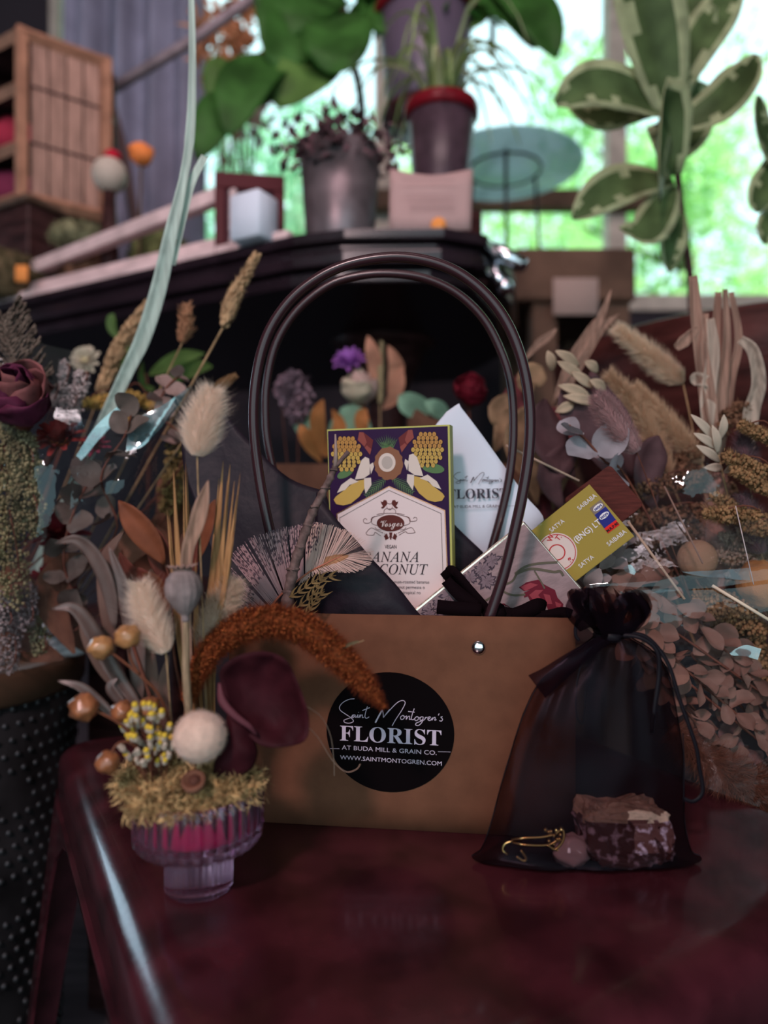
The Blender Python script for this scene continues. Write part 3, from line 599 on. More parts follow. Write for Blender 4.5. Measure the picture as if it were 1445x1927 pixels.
# sticker with its writing
m_blk = mat('black_sticker', (.003, .0015, .002), .6, spec=.04); m_lav = mat('pale_print', (.52, .44, .54), .5)
su, sv = uvw(bf, 733.5, 1377)
stk = MB(); N_ = 64; pts = ell(su, sv, .0465, .0434, N_); O, U, W, N = bf
stk.add([O+U*x+W*y+N*.0008 for x, y in pts]+[O+U*x+W*y+N*.0011 for x, y in pts], [tuple(range(N_, 2*N_))]+[(i, (i+1) % N_, N_+(i+1) % N_, N_+i) for i in range(N_)])
sticker = stk.build('sticker', m_blk, t, smooth=False)
def cs_(x, y): return uvw(bf, 580+x/4.516, 1200+y/4.516)
SIG = [[(395, 515), (350, 520), (300, 545), (270, 580), (275, 612), (315, 642), (355, 668), (382, 692), (383, 710), (350, 722), (315, 716), (305, 700), (325, 688), (365, 675), (388, 655)],
       [(402, 652), (382, 652), (372, 668), (384, 674), (398, 660), (402, 652), (402, 670), (412, 670), (425, 650), (420, 670), (432, 670), (444, 650), (440, 676)], [(440, 676), (450, 657), (462, 652), (462, 674), (475, 672)], [(431, 628), (430, 632)],
       [(505, 580), (490, 630), (484, 668), (498, 680), (520, 668)], [(462, 615), (525, 590)],
       ([(572, 718), (600, 665), (632, 606)], 2.1), [(632, 606), (638, 640), (640, 674)], ([(640, 674), (690, 610), (690, 612)], 1.3), [(640, 674), (700, 605), (755, 550), (795, 530), (820, 537), (822, 562), (790, 622), (745, 690), (714, 745)],
       [(803, 655), (785, 672), (792, 690), (812, 684), (818, 664), (803, 655), (822, 668), (838, 658)], [(838, 658), (833, 690), (850, 666), (863, 664), (860, 690), (874, 686)],
       [(902, 598), (884, 650), (877, 686), (892, 692), (906, 682)], [(850, 622), (905, 629)], [(924, 664), (906, 682), (912, 700), (932, 694), (938, 674), (924, 664), (942, 676), (955, 672)],
       [(978, 670), (962, 668), (950, 684), (958, 700), (976, 684), (978, 670), (970, 710), (940, 740), (915, 738), (918, 722), (950, 708), (985, 694), (997, 670)], [(997, 670), (990, 692), (1001, 674), (1014, 672)],
       [(1018, 688), (1034, 680), (1036, 668), (1022, 672), (1017, 690), (1032, 700), (1048, 688), (1056, 672)], [(1056, 672), (1051, 697), (1066, 676), (1080, 674), (1076, 698), (1090, 690)], [(1113, 640), (1106, 656)],
       [(1142, 666), (1128, 672), (1142, 688), (1132, 704), (1114, 700)]]
def sig(parent, fr, mp, w_, m, off, name='lettering'):
    L = []
    for l in SIG:
        k = 1
        if isinstance(l, tuple): l, k = l
        L.append(([mp(x, y) for x, y in l], w_*k))
    return strokes(MB(), L, fr, w_, off).build(name, m, parent, smooth=False)
sig(sticker, bf, cs_, .00052, m_lav, .0014)
def ptext(parent, fr, s, px, py, h, m, mp=None, align='CENTER', **k):
    """writing with its baseline anchor on photo pixel px, py; h = capital height in photo pixels"""
    u, v = mp(px, py) if mp else uvw(fr, px, py); u2, v2 = uvw(fr, px, py) if not mp else (u, v)
    D = (fr[0]+fr[1]*u+fr[2]*v).y; return text(parent, s, fr, u, v, h/FPX*D/.70, m, align=align, **k)
def C_(x, y): return (580+x/4.516, 1200+y/4.516)
x, y = C_(697, 890); ptext(sticker, bf, mth('FLORIST'), x, y, 29, m_lav, rot=-.013, xs=1.08, off=.0014)
x, y = C_(688, 968); ptext(sticker, bf, 'AT BUDA MILL & GRAIN CO.', x, y, 8.2, m_lav, rot=-.018, xs=1.2, off=.0014)
x, y = C_(702, 1055); ptext(sticker, bf, 'WWW.SAINTMONTOGREN.COM', x, y, 8.0, m_lav, rot=-.02, xs=1.12, off=.0014)
strokes(MB(), [[cs_(188, 937), cs_(268, 938)], [cs_(1103, 963), cs_(1210, 966)]], bf, .0003, .0014).build('lettering', m_lav, sticker, smooth=False)
# ================================================================ black tissue
m_tis = mat('black_tissue', (.014, .009, .015), .5, spec=.2, bump=.25, bs=45)
tb = P(520, 1190, .56); tb.z = TT+.002
t = thing('tissue_paper', 'crumpled black tissue paper rising from the left of the gift bag', 'paper', tb)
b = MB(); sheet(b, [PP((335, 772, .60), (395, 738, .60), (440, 795, .595), (530, 890, .59), (612, 925, .59)), PP((352, 900, .59), (410, 950, .59), (480, 980, .585), (570, 1000, .58), (640, 1010, .583)), PP((450, 1185, .575), (480, 1190, .572), (540, 1190, .568), (610, 1190, .57), (690, 1190, .575))], 24, 16, .0022, 26, 2, .7)
b.build('left_sheet', m_tis, t, solid=.0002)
b = MB(); sheet(b, [PP((595, 925, .56), (636, 978, .552), (692, 1042, .548), (749, 1106, .546), (804, 1170, .545)), PP((590, 1070, .552), (630, 1080, .546), (690, 1120, .542), (745, 1145, .54), (802, 1180, .54)), PP((590, 1195, .553), (640, 1195, .545), (700, 1195, .541), (750, 1195, .54), (805, 1195, .54))], 24, 12, .0018, 34, 5, .8)
b.build('front_fold', m_tis, t, solid=.0002)
b = MB(); sheet(b, [PP((835, 965, .592), (870, 1000, .592), (908, 1040, .592)), PP((835, 1180, .60), (870, 1190, .60), (925, 1190, .60))], 10, 8, .002, 30, 9); b.build('right_fold', m_tis, t, solid=.0002)
b = MB()
for k in range(9): b.ball(bp(.03+k*.024, .045, .03+(k % 2)*.035), .036, 10, 8, (.8, .6, 1.15), wob=.5)
b.build('padding', m_tis, t)
# ================================================================ chocolate box
m_lime = mat('lime_card', (.46, .45, .13), .5); m_pur = mat('purple_print', (.026, .006, .040), .35); m_lab = mat('cream_label', (.70, .57, .56), .5)
TLp, TRp, BLp = P(617, 811, .583), P(842, 802, .560), P(634, 1240, .592)
cf = plane(TLp, TRp, BLp); cf = (cf[0], cf[1], -cf[2], cf[3]); O, U, W, N = cf; CWd = (TRp-TLp).length; CH = (BLp-TLp).length
t = thing('chocolate_box', 'purple chocolate bar box printed with bananas and a cream label', 'box', O-W*CH+U*CWd/2)
M = Matrix((U, W, -N)).transposed().to_4x4(); M.translation = O
b = MB(); b.box((-.0008, -CH, .0006), (CWd+.0016, .0012, .018), M); b.build('carton', m_lime, t, smooth=False)
b = MB(); b.box((0, -CH, 0), (CWd, 0, .0006), M); fp = b.build('front_panel', m_pur, t, smooth=False)
def c5(x, y): return uvw(cf, 590+x/4.983, 780+y/4.983)
def art(parent, m, polys, fr, mp, off, name='printed_art'):
    if len(polys) == 2 and name: art(parent, m, polys[1:], fr, mp, off, name); polys = polys[:1]
    b = MB()
    for q in polys: flat(b, [mp(*a) for a in q], fr, off)
    return b.build(name, m, parent, smooth=False)
mir = lambda q: [(1420-x, y-32) for x, y in q]
gr = mat('print_green', (.09, .17, .07), .5); yl = mat('print_yellow', (.50, .32, .08), .5); yl2 = mat('print_gold', (.44, .22, .06), .5); wh = mat('print_cream', (.62, .52, .46), .5); br = mat('print_brown', (.23, .10, .055), .5); cb = mat('print_chocolate', (.13, .025, .025), .5); cb2 = mat('print_chocolate_light', (.24, .06, .05), .5); dk = mat('print_dark', (.02, .010, .015), .5); cop = mat('copper_foil', (.55, .25, .16), .25, metal=.9)
def frond(x0, y0, x1, y1, n, l, w_):
    out = []; dx, dy = x1-x0, y1-y0; L = math.hypot(dx, dy); tx, ty = dx/L, dy/L
    for i in range(n):
        f = i/n; bx, by = x0+dx*f, y0+dy*f; ll = l*math.sin(math.pi*(.15+.8*f))
        for s in (1, -1): ex, ey = bx+tx*ll*.75-s*ty*ll, by+ty*ll*.75+s*tx*ll; out.append([(bx-tx*w_, by-ty*w_), (ex, ey), (bx+tx*w_, by+ty*w_)])
    return out
fr_ = frond(670, 610, 480, 770, 12, 75, 6)+frond(740, 600, 940, 740, 12, 75, 6)
for a in range(-5, 6): fr_.append([(690+a*9, 320), (688+a*22-8, 250-(8-abs(a))*9), (690+a*9+10, 320)])
for a in range(-4, 5): fr_.append([(690+a*7, 300), (688+a*26, 235-(6-abs(a))*6), (690+a*7+9, 300)])
art(fp, gr, fr_+[ell(300, 550, 85, 38, 20, -.5), ell(1122, 505, 105, 45, 20, .15)], cf, c5, .0003)
art(fp, br, [[(705+x*(1+.06*math.sin(i*3)), 460+y*(1+.05*math.cos(i*4.1))) for i, (x, y) in enumerate(ell(0, 0, 135, 155, 30))]], cf, c5, .0004)
art(fp, wh, [ell(690, 450, 80, 88, 28)], cf, c5, .0006); art(fp, mat('print_grey', (.42, .36, .32), .5), [ell(692, 450, 52, 60, 24)], cf, c5, .0008)
art(fp, cb, [[(430, 165), (470, 168), (560, 240), (545, 325), (530, 378), (480, 310), (415, 240)], [(985-x+372, y-22) for x, y in [(430, 165), (470, 168), (560, 240), (545, 325), (530, 378), (480, 310), (415, 240)]]], cf, c5, .0004)
art(fp, cb2, [[(430, 165), (470, 168), (500, 260), (480, 300), (415, 240)], [(500, 290), (545, 325), (530, 378), (480, 310)], [(927, 143), (887, 146), (857, 238), (877, 278), (942, 218)], [(857, 268), (812, 303), (827, 356), (877, 288)]], cf, c5, .0006)
for cx_, cy_, rx, ry in ((312, 368, 128, 158), (1070, 328, 135, 160)):
    art(fp, dk, [ell(cx_, cy_, rx, ry, 26)], cf, c5, .0004); sd, sy = MB(), MB()
    for j in range(9):
        yy = cy_-ry+18+j*(2*ry-30)/8; hw = rx*math.sqrt(max(.05, 1-((yy-cy_)/ry)**2)); k = max(2, int(hw/19))
        for i in range(k+1-(j % 2)):
            xx = cx_-hw+2*hw*(i+.5*(j % 2))/k; sy.mi = 0 if j > 3 else 1; of = .0005+(8-j)*.00006
            flat(sd, [c5(*a) for a in ell(xx, yy, 21, 25, 12)], cf, of); flat(sy, [c5(*a) for a in ell(xx, yy, 18, 22, 12)], cf, of+.00003)
            sd.mi = 0; flat(sd, [c5(xx-1, yy-8), c5(xx+1, yy-8), c5(xx+1, yy+12), c5(xx-1, yy+12)], cf, of+.00005)
    sd.build('printed_art', dk, fp, smooth=False); sy.build('printed_art', [yl, yl2], fp, smooth=False)
ban = [(190, 800), (215, 840), (280, 852), (350, 835), (430, 770), (480, 690), (478, 610), (400, 622), (300, 700), (210, 770)]
pe1 = [(222, 735), (262, 660), (350, 595), (425, 630), (340, 660), (300, 705)]; pe2 = [(390, 610), (425, 500), (450, 430), (485, 398), (522, 412), (530, 480), (528, 560), (470, 600)]; pe3 = [(475, 598), (540, 592), (545, 660), (490, 742), (478, 690)]; pe4 = [(528, 470), (560, 450), (568, 490), (540, 560)]
art(fp, yl, [ban, mir(ban)], cf, c5, .0005); art(fp, wh, [pe1, pe2, pe3, pe4, mir(pe1), mir(pe2), mir(pe3), mir(pe4)], cf, c5, .0007)
hexp = [(732.5, 917), (836, 961.5), (845, 1170), (641, 1180), (636, 967.5)]
art(fp, cop, [[(732.5, 914.5), (838, 960), (847, 1170), (638, 1180), (633.5, 966)]], cf, lambda x, y: uvw(cf, x, y), .0008, 'foil_border'); lab = art(fp, m_lab, [hexp], cf, lambda x, y: uvw(cf, x, y), .0010, 'label')
def c6(x, y): return uvw(cf, 640+x/7.225, 920+y/7.225)
S6 = lambda L, w_=.00045, off=.0013, m=dk, name='printed_art': strokes(MB(), [[c6(*a) for a in l] for l in L], cf, w_, off).build(name, m, fp, smooth=False)
S6([[(5, 545), (0, 392), (0, 392)], [(0, 392), (668, 18)], [(668, 18), (1375, 332)], [(1375, 332), (1405, 1300), (1405, 1300)]], .0003)
eb = mat('emblem_brown', (.10, .022, .018), .35)
art(fp, eb, [ell(690, 465, 188, 112, 36)], cf, c6, .0013, 'emblem')
grf = [(555, 165), (580, 180), (600, 150), (635, 155), (645, 190), (640, 215), (615, 240), (590, 270), (585, 230), (565, 200)]
art(fp, eb, [grf, [(1350-x, y) for x, y in grf], [(560, 250), (585, 235), (600, 245), (575, 272)], [(790, 250), (765, 235), (750, 245), (775, 272)], [(600, 640), (640, 600), (660, 660), (625, 700)], [(780, 640), (740, 600), (720, 660), (755, 700)], [(670, 590), (715, 590), (700, 690), (685, 690)]], cf, c6, .0013, 'emblem')
S6([[(640, 190), (678, 205), (715, 190)], [(600, 330), (605, 290), (640, 265), (678, 285), (715, 265), (755, 290), (760, 330)], [(640, 240), (650, 270), (678, 270), (705, 270), (715, 240)],
    [(500, 350), (560, 335), (690, 330), (800, 335), (880, 350)], [(430, 440), (450, 390), (520, 365), (600, 345)], [(950, 440), (930, 390), (860, 365), (780, 345)], [(520, 500), (440, 470), (430, 400), (480, 370)], [(860, 500), (945, 470), (950, 400), (900, 370)],
    [(430, 440), (390, 465), (335, 460), (322, 425), (345, 400), (370, 420)], [(950, 440), (990, 440), (1040, 430), (1045, 395), (1015, 385), (1000, 405)],
    [(355, 600), (400, 545), (440, 530), (500, 560), (590, 600)], [(355, 600), (380, 625), (460, 625), (480, 590), (560, 640)], [(1025, 590), (985, 530), (940, 530), (880, 560), (790, 600)], [(1025, 590), (990, 600), (920, 600), (890, 580), (800, 630)],
    [(610, 600), (640, 680), (690, 640), (740, 680), (775, 600)], [(480, 520), (500, 545), (560, 560)], [(900, 520), (880, 545), (820, 560)]], .00042, .0013, eb, 'emblem')
x, y = 640+700/7.225, 920+510/7.225; ptext(fp, cf, mth('Vosges', 'script'), x, y, 13.5, mat('emblem_white', (.7, .58, .55), .5), xs=.88, off=.0017, rot=.02)
x, y = 640+694/7.225, 920+808/7.225; ptext(fp, cf, 'VEGAN', x, y, 6.8, dk, xs=.72, off=.0013, rot=.0, bold=.012)
x, y = 640+1088/7.225, 920+992/7.225; ptext(fp, cf, mth('BANANA', 'ital'), x, y, 19.5, dk, align='RIGHT', xs=.94, off=.0013)
x, y = 640+1190/7.225, 920+1162/7.225; ptext(fp, cf, mth('COCONUT', 'ital'), x, y, 19.5, dk, align='RIGHT', xs=.94, off=.0013)
for s, x, y in (('house-roasted bananas', 738, 1097), ('coconut permeate o', 737, 1107), ('ky, tropical no', 748, 1117)): ptext(fp, cf, s, x, y, 6.0, dk, align='LEFT', off=.0013, xs=.90)
# ================================================================ white printed paper
pf = plane(P(862, 760, .608), P(1025, 985, .600), P(845, 1000, .612)); m_wp = mat('white_glassine', (.70, .74, .84), .55, bump=.12, bs=35, tl=.15)
O, U, W, N = pf
t = thing('paper_bag', 'flat white paper bag printed with black florist lettering, behind the chocolate box', 'paper', P(900, 1150, .612))
b = MB(); sheet(b, [PP((840, 775, .610), (862, 760, .608), (864, 762, .608)), PP((812, 815, .610), (865, 815, .607), (906, 818, .606)), PP((805, 880, .612), (880, 875, .607), (948, 876, .604)), PP((815, 940, .612), (890, 935, .607), (988, 932, .602)), PP((830, 1000, .613), (905, 985, .608), (1024, 982, .600)), PP((850, 1060, .616), (910, 1045, .612), (990, 1045, .606)), PP((860, 1150, .618), (900, 1130, .614), (955, 1130, .608))], 8, 30, .0009, 18, 4, .4); b.build('paper', m_wp, t, solid=.0003)
gf = (P(899, 930, .6035), V((1, -.06, .02)).normalized(), V((-.02, .03, 1)).normalized(), V((-.06, -1, 0)).normalized()); ink = mat('black_ink', (.04, .035, .05), .6)
def cg(x, y):
    return ((x-697)*.000235*.43, -(y-800)*.000235*.43+.002)
def cg2(x, y): return ((x-700)*.000046, -(y-700)*.000046+.0105)
sig(t, gf, cg2, .0004, ink, .0002)
text(t, mth('FLORIST'), gf, 0, -.0035, .0118, ink, xs=1.0, off=.0002); text(t, 'AT BUDA MILL & GRAIN CO.', gf, .002, -.0115, .0036, ink, off=.0002)
strokes(MB(), [[(-.021, -.010), (-.0155, -.010)], [(.020, -.0105), (.031, -.0105)]], gf, .0002, .0002).build('lettering', ink, t, smooth=False)
# ================================================================ floral gift box
m_flo = mat('mauve_fabric_paper', (.27, .19, .195), .6, var=.12, vs=90, stretch=(1, 14, 1), bump=.25, bs=300); m_foil = mat('champagne_foil', (.75, .62, .52), .22, metal=.9, bump=.3, bs=160)
ff = plane(P(985, 979, .553), P(775, 1149, .548), P(1113, 1121, .537)); O, U, W, N = ff
W = (P(1113, 1121, .537)-O); W = (W-U*W.dot(U)).normalized(); ff = (O, U, W, N)
def f7(x, y): return uvw(ff, 780+x/4.129, 1040+y/4.129)
t = thing('gift_box', 'flat mauve box with printed flowers and foil edges, tilted in the bag', 'box', O+U*.05+W*.09)
M = Matrix((U, W, -N)).transposed().to_4x4(); M.translation = O
LU = uvw(ff, 775, 1149)[0]+.012; LW = uvw(ff, 1113, 1121)[1]+.004
b = MB(); b.box((0, 0, .0004), (LU, LW, .020), M); b.build('box_side', m_foil, t, smooth=False, bev=.0012)
b = MB(); b.box((.0015, .0025, 0), (LU, LW-.0015, .0007), M); lid = b.build('lid_face', m_flo, t, smooth=False)
gm = mat('print_mauve_grey', (.065, .045, .06), .6); gm2 = mat('print_mauve_light', (.19, .135, .155), .6); rd = mat('print_crimson', (.12, .008, .02), .6); rd2 = mat('print_rose', (.26, .04, .055), .6); ol = mat('print_olive', (.10, .085, .06), .6)
random.seed(21)
A = []; B_ = []
for cx_, cy_, r in ((520, 130, 90), (600, 60, 80), (430, 190, 70), (560, 220, 80), (500, 30, 60), (270, 330, 90), (180, 400, 60), (330, 420, 70), (730, 40, 60), (90, 420, 60), (240, 470, 80), (120, 480, 70)):
    for k in range(11):
        a = k*.571+R(-.2, .2); l = r*R(.7, 1.1); w_ = r*.24; ex, ey = cx_+math.cos(a)*l, cy_+math.sin(a)*l
        q = [(cx_, cy_), (cx_+math.cos(a-.3)*l*.7, cy_+math.sin(a-.3)*l*.7), (ex, ey), (cx_+math.cos(a+.3)*l*.7, cy_+math.sin(a+.3)*l*.7)]
        A.append(q); B_.append([(cx_+(x-cx_)*.75+3, cy_+(y-cy_)*.75) for x, y in q[1:]]+[(cx_, cy_)])
keep = lambda L: [q for q in L if all(.002 < f7(*a)[0] < LU-.001 and .003 < f7(*a)[1] < LW-.002 for a in q)]
art(lid, gm, keep(A), ff, f7, .0004); art(lid, gm2, keep(B_), ff, f7, .0006)
art(lid, rd, [[(960, 210), (1010, 250), (1090, 290), (1110, 350), (1155, 400), (1150, 440), (1100, 430), (1080, 460), (1040, 455), (1020, 400), (960, 400), (900, 380), (880, 340), (850, 350), (850, 310), (900, 290), (850, 300), (810, 270), (870, 230)]], ff, f7, .0004)
art(lid, rd2, [[(820, 265), (900, 235), (960, 250), (900, 280), (860, 300)], [(890, 330), (940, 290), (1000, 290), (960, 330), (990, 370), (930, 380)], [(1000, 320), (1050, 330), (1070, 400), (1030, 400)], [(1090, 380), (1140, 400), (1130, 430), (1100, 420)]], ff, f7, .0006)
strokes(MB(), [([f7(*a) for a in l], w_) for l, w_ in (([(640, 280), (760, 330), (860, 325)], .0016), ([(780, 165), (860, 110), (960, 85), (1110, 75)], .0018), ([(780, 170), (880, 130), (960, 130), (1080, 150), (1130, 145), (1155, 180)], .0020), ([(930, 140), (960, 190), (990, 240), (1010, 280)], .0012), ([(700, 250), (760, 220), (790, 170)], .0016), ([(540, 380), (600, 340), (640, 280), (700, 220)], .0015))], ff, .001, .0005).build('printed_art', ol, lid, smooth=False)
strokes(MB(), [[f7(*a) for a in l] for l in ([(600, 360), (650, 400), (700, 400), (720, 450), (780, 470)], [(640, 440), (680, 400), (740, 430), (720, 470)], [(590, 420), (640, 460), (700, 470)])], ff, .0006, .0005).build('printed_art', rd, lid, smooth=False)
m_vel = mat('black_velvet', (.006, .003, .004), .9, spec=.02)
def p7(x, y, D): return P(780+x/4.129, 1040+y/4.129, D)
def band(b, pts, wd, up=V((0, -1, .2)), th=.0012):
    c = cr(pts, 6); T, U_ = frames(c, up); vs = []
    for i, p in enumerate(c):
        B = T[i].cross(U_[i]); w_ = wd if not isinstance(wd, (list, tuple)) else lerp(wd[0], wd[1], i/(len(c)-1))
        for s, h in ((-1, 0), (-1, 1), (1, 1), (1, 0)): vs.append(p+B*w_*.5*s+U_[i]*(h-.5)*th)
    b.add(vs, [(i*4+k, i*4+(k+1) % 4, i*4+4+(k+1) % 4, i*4+4+k) for i in range(len(c)-1) for k in range(4)]+[(3, 2, 1, 0), tuple(len(vs)-4+k for k in range(4))])
b = MB(); band(b, [p7(230, 200, .556), p7(270, 165, .544), p7(300, 150, .540), p7(420, 290, .536), p7(560, 450, .532)], [.009, .010]); band(b, [p7(250, 210, .543), p7(360, 330, .537), p7(500, 410, .532)], .010)
band(b, [p7(175, 420, .531), p7(330, 435, .528), p7(520, 455, .525)], .0105); band(b, [p7(560, 470, .524), p7(620, 480, .520), p7(760, 500, .520)], .013)
band(b, [p7(740, 500, .521), p7(850, 460, .517), p7(960, 410, .516), p7(1010, 440, .522), p7(900, 490, .524)], [.011, .010]); band(b, [p7(880, 500, .517), p7(1050, 480, .514), p7(1150, 465, .513), p7(1215, 490, .512)], [.006, .009]); b.ball(p7(620, 470, .521), .009, 12, 8, (1, .7, .8), wob=.3)
b.build('velvet_ribbon', m_vel, t)
# ================================================================ incense box
IA, IB, IC = P(1011, 990, .567), P(1109, 911.5, .556), P(1092, 1087, .560)
zf = plane(IA, IB, P(1093, 1087, .558)); O, U, W, N = zf      # W points down the face
def c8(x, y): return uvw(zf, 960+x/5.558, 880+y/5.558)
t = thing('incense_box', 'yellow green incense box with red round print, leaning at the right of the bag', 'box', O+W*.05)
M = Matrix((U, W, -N)).transposed().to_4x4(); M.translation = O; IU = (IB-O).dot(U); IW = c8(735, 1150)[1]
m_ol = mat('yellow_green_card', (.31, .225, .045), .5)
b = MB(); b.box((-.05, 0, .0004), (IU, IW, .020), M); b.build('carton', m_ol, t, smooth=False)
b = MB(); b.box((-.0495, .0003, 0), (IU-.0003, IW-.0003, .0005), M); ip = b.build('front_panel', m_ol, t, smooth=False)
sf = (O-N*.010, U, N, -W)
b = MB(); b.add([O+U*x-N*y-W*.0003 for x, y in ((.0, .002), (IU-.018, .002), (IU-.018, .018), (0, .018))], [(0, 1, 2, 3)]); b.build('barcode_panel', mat('white_card', (.62, .66, .74), .5), t, smooth=False)
b = MB(); random.seed(5); xx = .012
while xx < IU-.022: ww = R(.0003, .0010); b.add([O+U*x-N*y-W*.0006 for x, y in ((xx, .003), (xx+ww, .003), (xx+ww, .012), (xx, .012))], [(0, 1, 2, 3)]); xx += ww+R(.0004, .001)
b.build('bar_lines', dk, t, smooth=False)
m_pk = mat('print_pale_pink', (.62, .50, .46), .5); m_sr = mat('print_red', (.42, .015, .02), .5); m_gd = mat('print_dull_gold', (.42, .38, .20), .5); m_bl = mat('print_blue', (.018, .022, .18), .45); m_wt = mat('print_white', (.72, .68, .70), .5); m_rr = mat('print_bright_red', (.65, .02, .015), .5)
def clipu(pts): return [(max(-.0488, x), y) for x, y in pts]
cu, cv = c8(490, 885); rr = c8(700, 885); r8 = math.hypot(rr[0]-cu, rr[1]-cv)
def ring(r0, r1, m, off, n=48):
    b = MB(); q0 = ell(cu, cv, r0, r0, n); q1 = ell(cu, cv, r1, r1, n); O, U, W, N = zf; f = lambda p: O+U*p[0]+W*p[1]+N*off
    b.add([f(p) for p in q0]+[f(p) for p in q1], [(i, (i+1) % n, n+(i+1) % n, n+i) for i in range(n)]); return b.build('printed_ring', m, ip, smooth=False)
art(ip, m_pk, [ell(cu, cv, r8, r8, 40)], zf, lambda x, y: (x, y), .0003, 'printed_disc'); ring(r8*.90, r8*.94, m_sr, .0005); ring(r8*.36, r8*.42, m_sr, .0005)
zt = (zf[0], zf[1], -zf[2], zf[3])          # for lettering: up the face
def t8(s, x, y, h, m, **k):
    u, v = c8(x, y); return text(ip, s, zt, u, -v, h/5.558/FPX*.556/.70, m, off=.0006, **k)
aa = math.atan2(1, 1)
def tw(s, x, y, h, m, ang=0, **k): return t8(s, x, y, h, m, rot=ang, **k)
tw('SAIBABA', 722, 450, 46, m_wt, align='LEFT', xs=.92); tw('SATYA', 430, 680, 46, m_wt, align='LEFT', xs=.92); tw('SATYA', 735, 1055, 46, m_wt, align='LEFT', xs=.92); tw('SAIBABA', 1030, 825, 46, m_wt, align='LEFT', xs=.92)
tw('(BNG) LT', 690, 790, 62, m_wt, align='LEFT', xs=.92, bold=.008)
tw('W', 432, 780, 52, m_sr, ang=.52, align='LEFT', bold=.02); tw('T.', 505, 770, 52, m_sr, ang=.2, align='LEFT', bold=.02); tw('g.', 612, 985, 58, m_sr, ang=-.25, align='LEFT', bold=.02); tw('\u2122', 310, 635, 36, m_gd, align='LEFT')
stq = [(825, 420), (930, 330), (1145, 590), (1020, 688)]
a, d, c, e = [V((*c8(*q), 0)) for q in ((830, 425), (945, 335), (1145, 598), (1022, 688))]
def qd(f0, f1): return [[a.lerp(e, f0)[:2], d.lerp(c, f0)[:2], d.lerp(c, f1)[:2], a.lerp(e, f1)[:2]]]
I2 = lambda x, y: (x, y)
art(ip, mat('print_taupe', (.20, .15, .12), .5), qd(0, .27), zf, I2, .0004, 'tax_strip'); art(ip, m_bl, qd(.27, .80), zf, I2, .0004, 'tax_strip'); art(ip, m_rr, qd(.80, 1), zf, I2, .0004, 'tax_strip')
ang_ = math.atan2((d-a).y, (d-a).x); vv = []
for f in (.14, .47):
    m_ = a.lerp(e, f).lerp(d.lerp(c, f), .52); vv.append(ell(m_.x, m_.y, (d-a).length*.40, .0021, 22, ang_))
art(ip, m_wt, vv, zf, I2, .0006, 'tax_strip')
for f in (.14, .47): m_ = a.lerp(e, f).lerp(d.lerp(c, f), .52); text(ip, 'satya', zt, m_.x, -m_.y-.0009, .0034, m_bl, rot=-ang_, off=.0009, bold=.02)
m_ = a.lerp(e, .93).lerp(d.lerp(c, .93), .5); text(ip, 'M.R.P.90', zt, m_.x, -m_.y-.0008, .0030, dk, rot=-ang_, off=.0009, bold=.03)
# ================================================================ wooden slab behind it
wf = plane(P(1096, 914, .585), P(1146, 875, .580), P(1172, 990, .578)); O, U, W, N = wf
def r4(pts, r): return rounded([V((*p, 0)) for p in pts], r, 5)
q = r4([uvw(wf, 1060, 940), uvw(wf, 1148, 874), uvw(wf, 1212, 950), uvw(wf, 1124, 1020)], .004); n = len(q); b = MB()
b.add([O+U*p.x+W*p.y for p in q]+[O+U*p.x+W*p.y-N*.005 for p in q], [tuple(range(n)), tuple(reversed(range(n, 2*n)))]+[(i, n+i, n+(i+1) % n, (i+1) % n) for i in range(n)])
o = b.build('wooden_slab', mat('red_stained_wood', (.075, .015, .011), .5, var=.25, vs=60, stretch=(1, 1, 8)), loc=P(1124, 1020, .58), smooth=False, bev=.0005); tag(o, 'flat red brown wooden slab with rounded corners behind the incense box', 'wood slab')
# ================================================================ twig, feather, fern in the bag
m_twig = mat('twig_bark', (.13, .085, .078), .75, var=.45, vs=150, bump=.5, bs=400)
t = thing('twig', 'knobbly brown twig with a forked tip standing in front of the chocolate box', 'twig', P(535, 1185, .512))
tp = [(535, 1185, .515), (541, 1130, .512), (549, 1085, .508), (560, 1045, .506), (575, 1000, .504), (588, 965, .503), (606, 930, .502), (622, 898, .501), (631, 878, .5)]
c = cr(PP(*tp), 6); b = MB(); b.tube(c, [.0041*(1-.50*i/len(c))*(1+.28*max(0, math.cos(i*math.pi/3))**6) for i in range(len(c))], 10)
for k in (2, 8, 14, 20, 26, 32, 38, 46):
    if k < len(c): b.ball(c[k], .0048*(1-.45*k/len(c)), 8, 6, (1.1, 1.1, .5), wob=.5)
b.build('stem', m_twig, t)
b = MB(); b.tube(PP((631, 878, .5), (642, 866, .5), (656, 850, .499)), [.0018, .0015, .0017], 8); b.build('side_shoot', m_twig, t)
b = MB(); b.tube(PP((631, 878, .5), (632, 850, .5), (631, 817, .5)), [.0019, .0012, .0006], 8); b.build('tip', mat('pale_twig', (.30, .22, .19), .6), t)
random.seed(3)
def c4(x, y, D=.522): return P(420+x/4.516, 960+y/4.516, D)
t = thing('feather', 'pale pink barred feather fanned across the black tissue paper', 'feather', c4(330, 960, .525))
rac = cr([c4(340, 930), c4(430, 790), c4(520, 690), c4(620, 610), c4(740, 520), c4(860, 460), c4(960, 410), c4(1010, 388)], 12)
b = MB(); b.tube(rac, [.0010, .0008, .0006, .0003], 8); b.build('quill', mat('quill_orange', (.42, .14, .09), .5), t)
E1 = cr([V((x, y, 0)) for x, y in ((150, 860), (80, 600), (80, 430), (120, 330), (240, 240), (380, 190), (500, 155), (600, 140), (690, 125), (790, 110), (900, 130), (1000, 165), (1090, 195), (1200, 260), (1262, 330), (1275, 400))], 10)
E2 = cr([V((x, y, 0)) for x, y in ((640, 640), (760, 560), (880, 528), (1000, 525), (1130, 525), (1230, 470), (1275, 410))], 10)
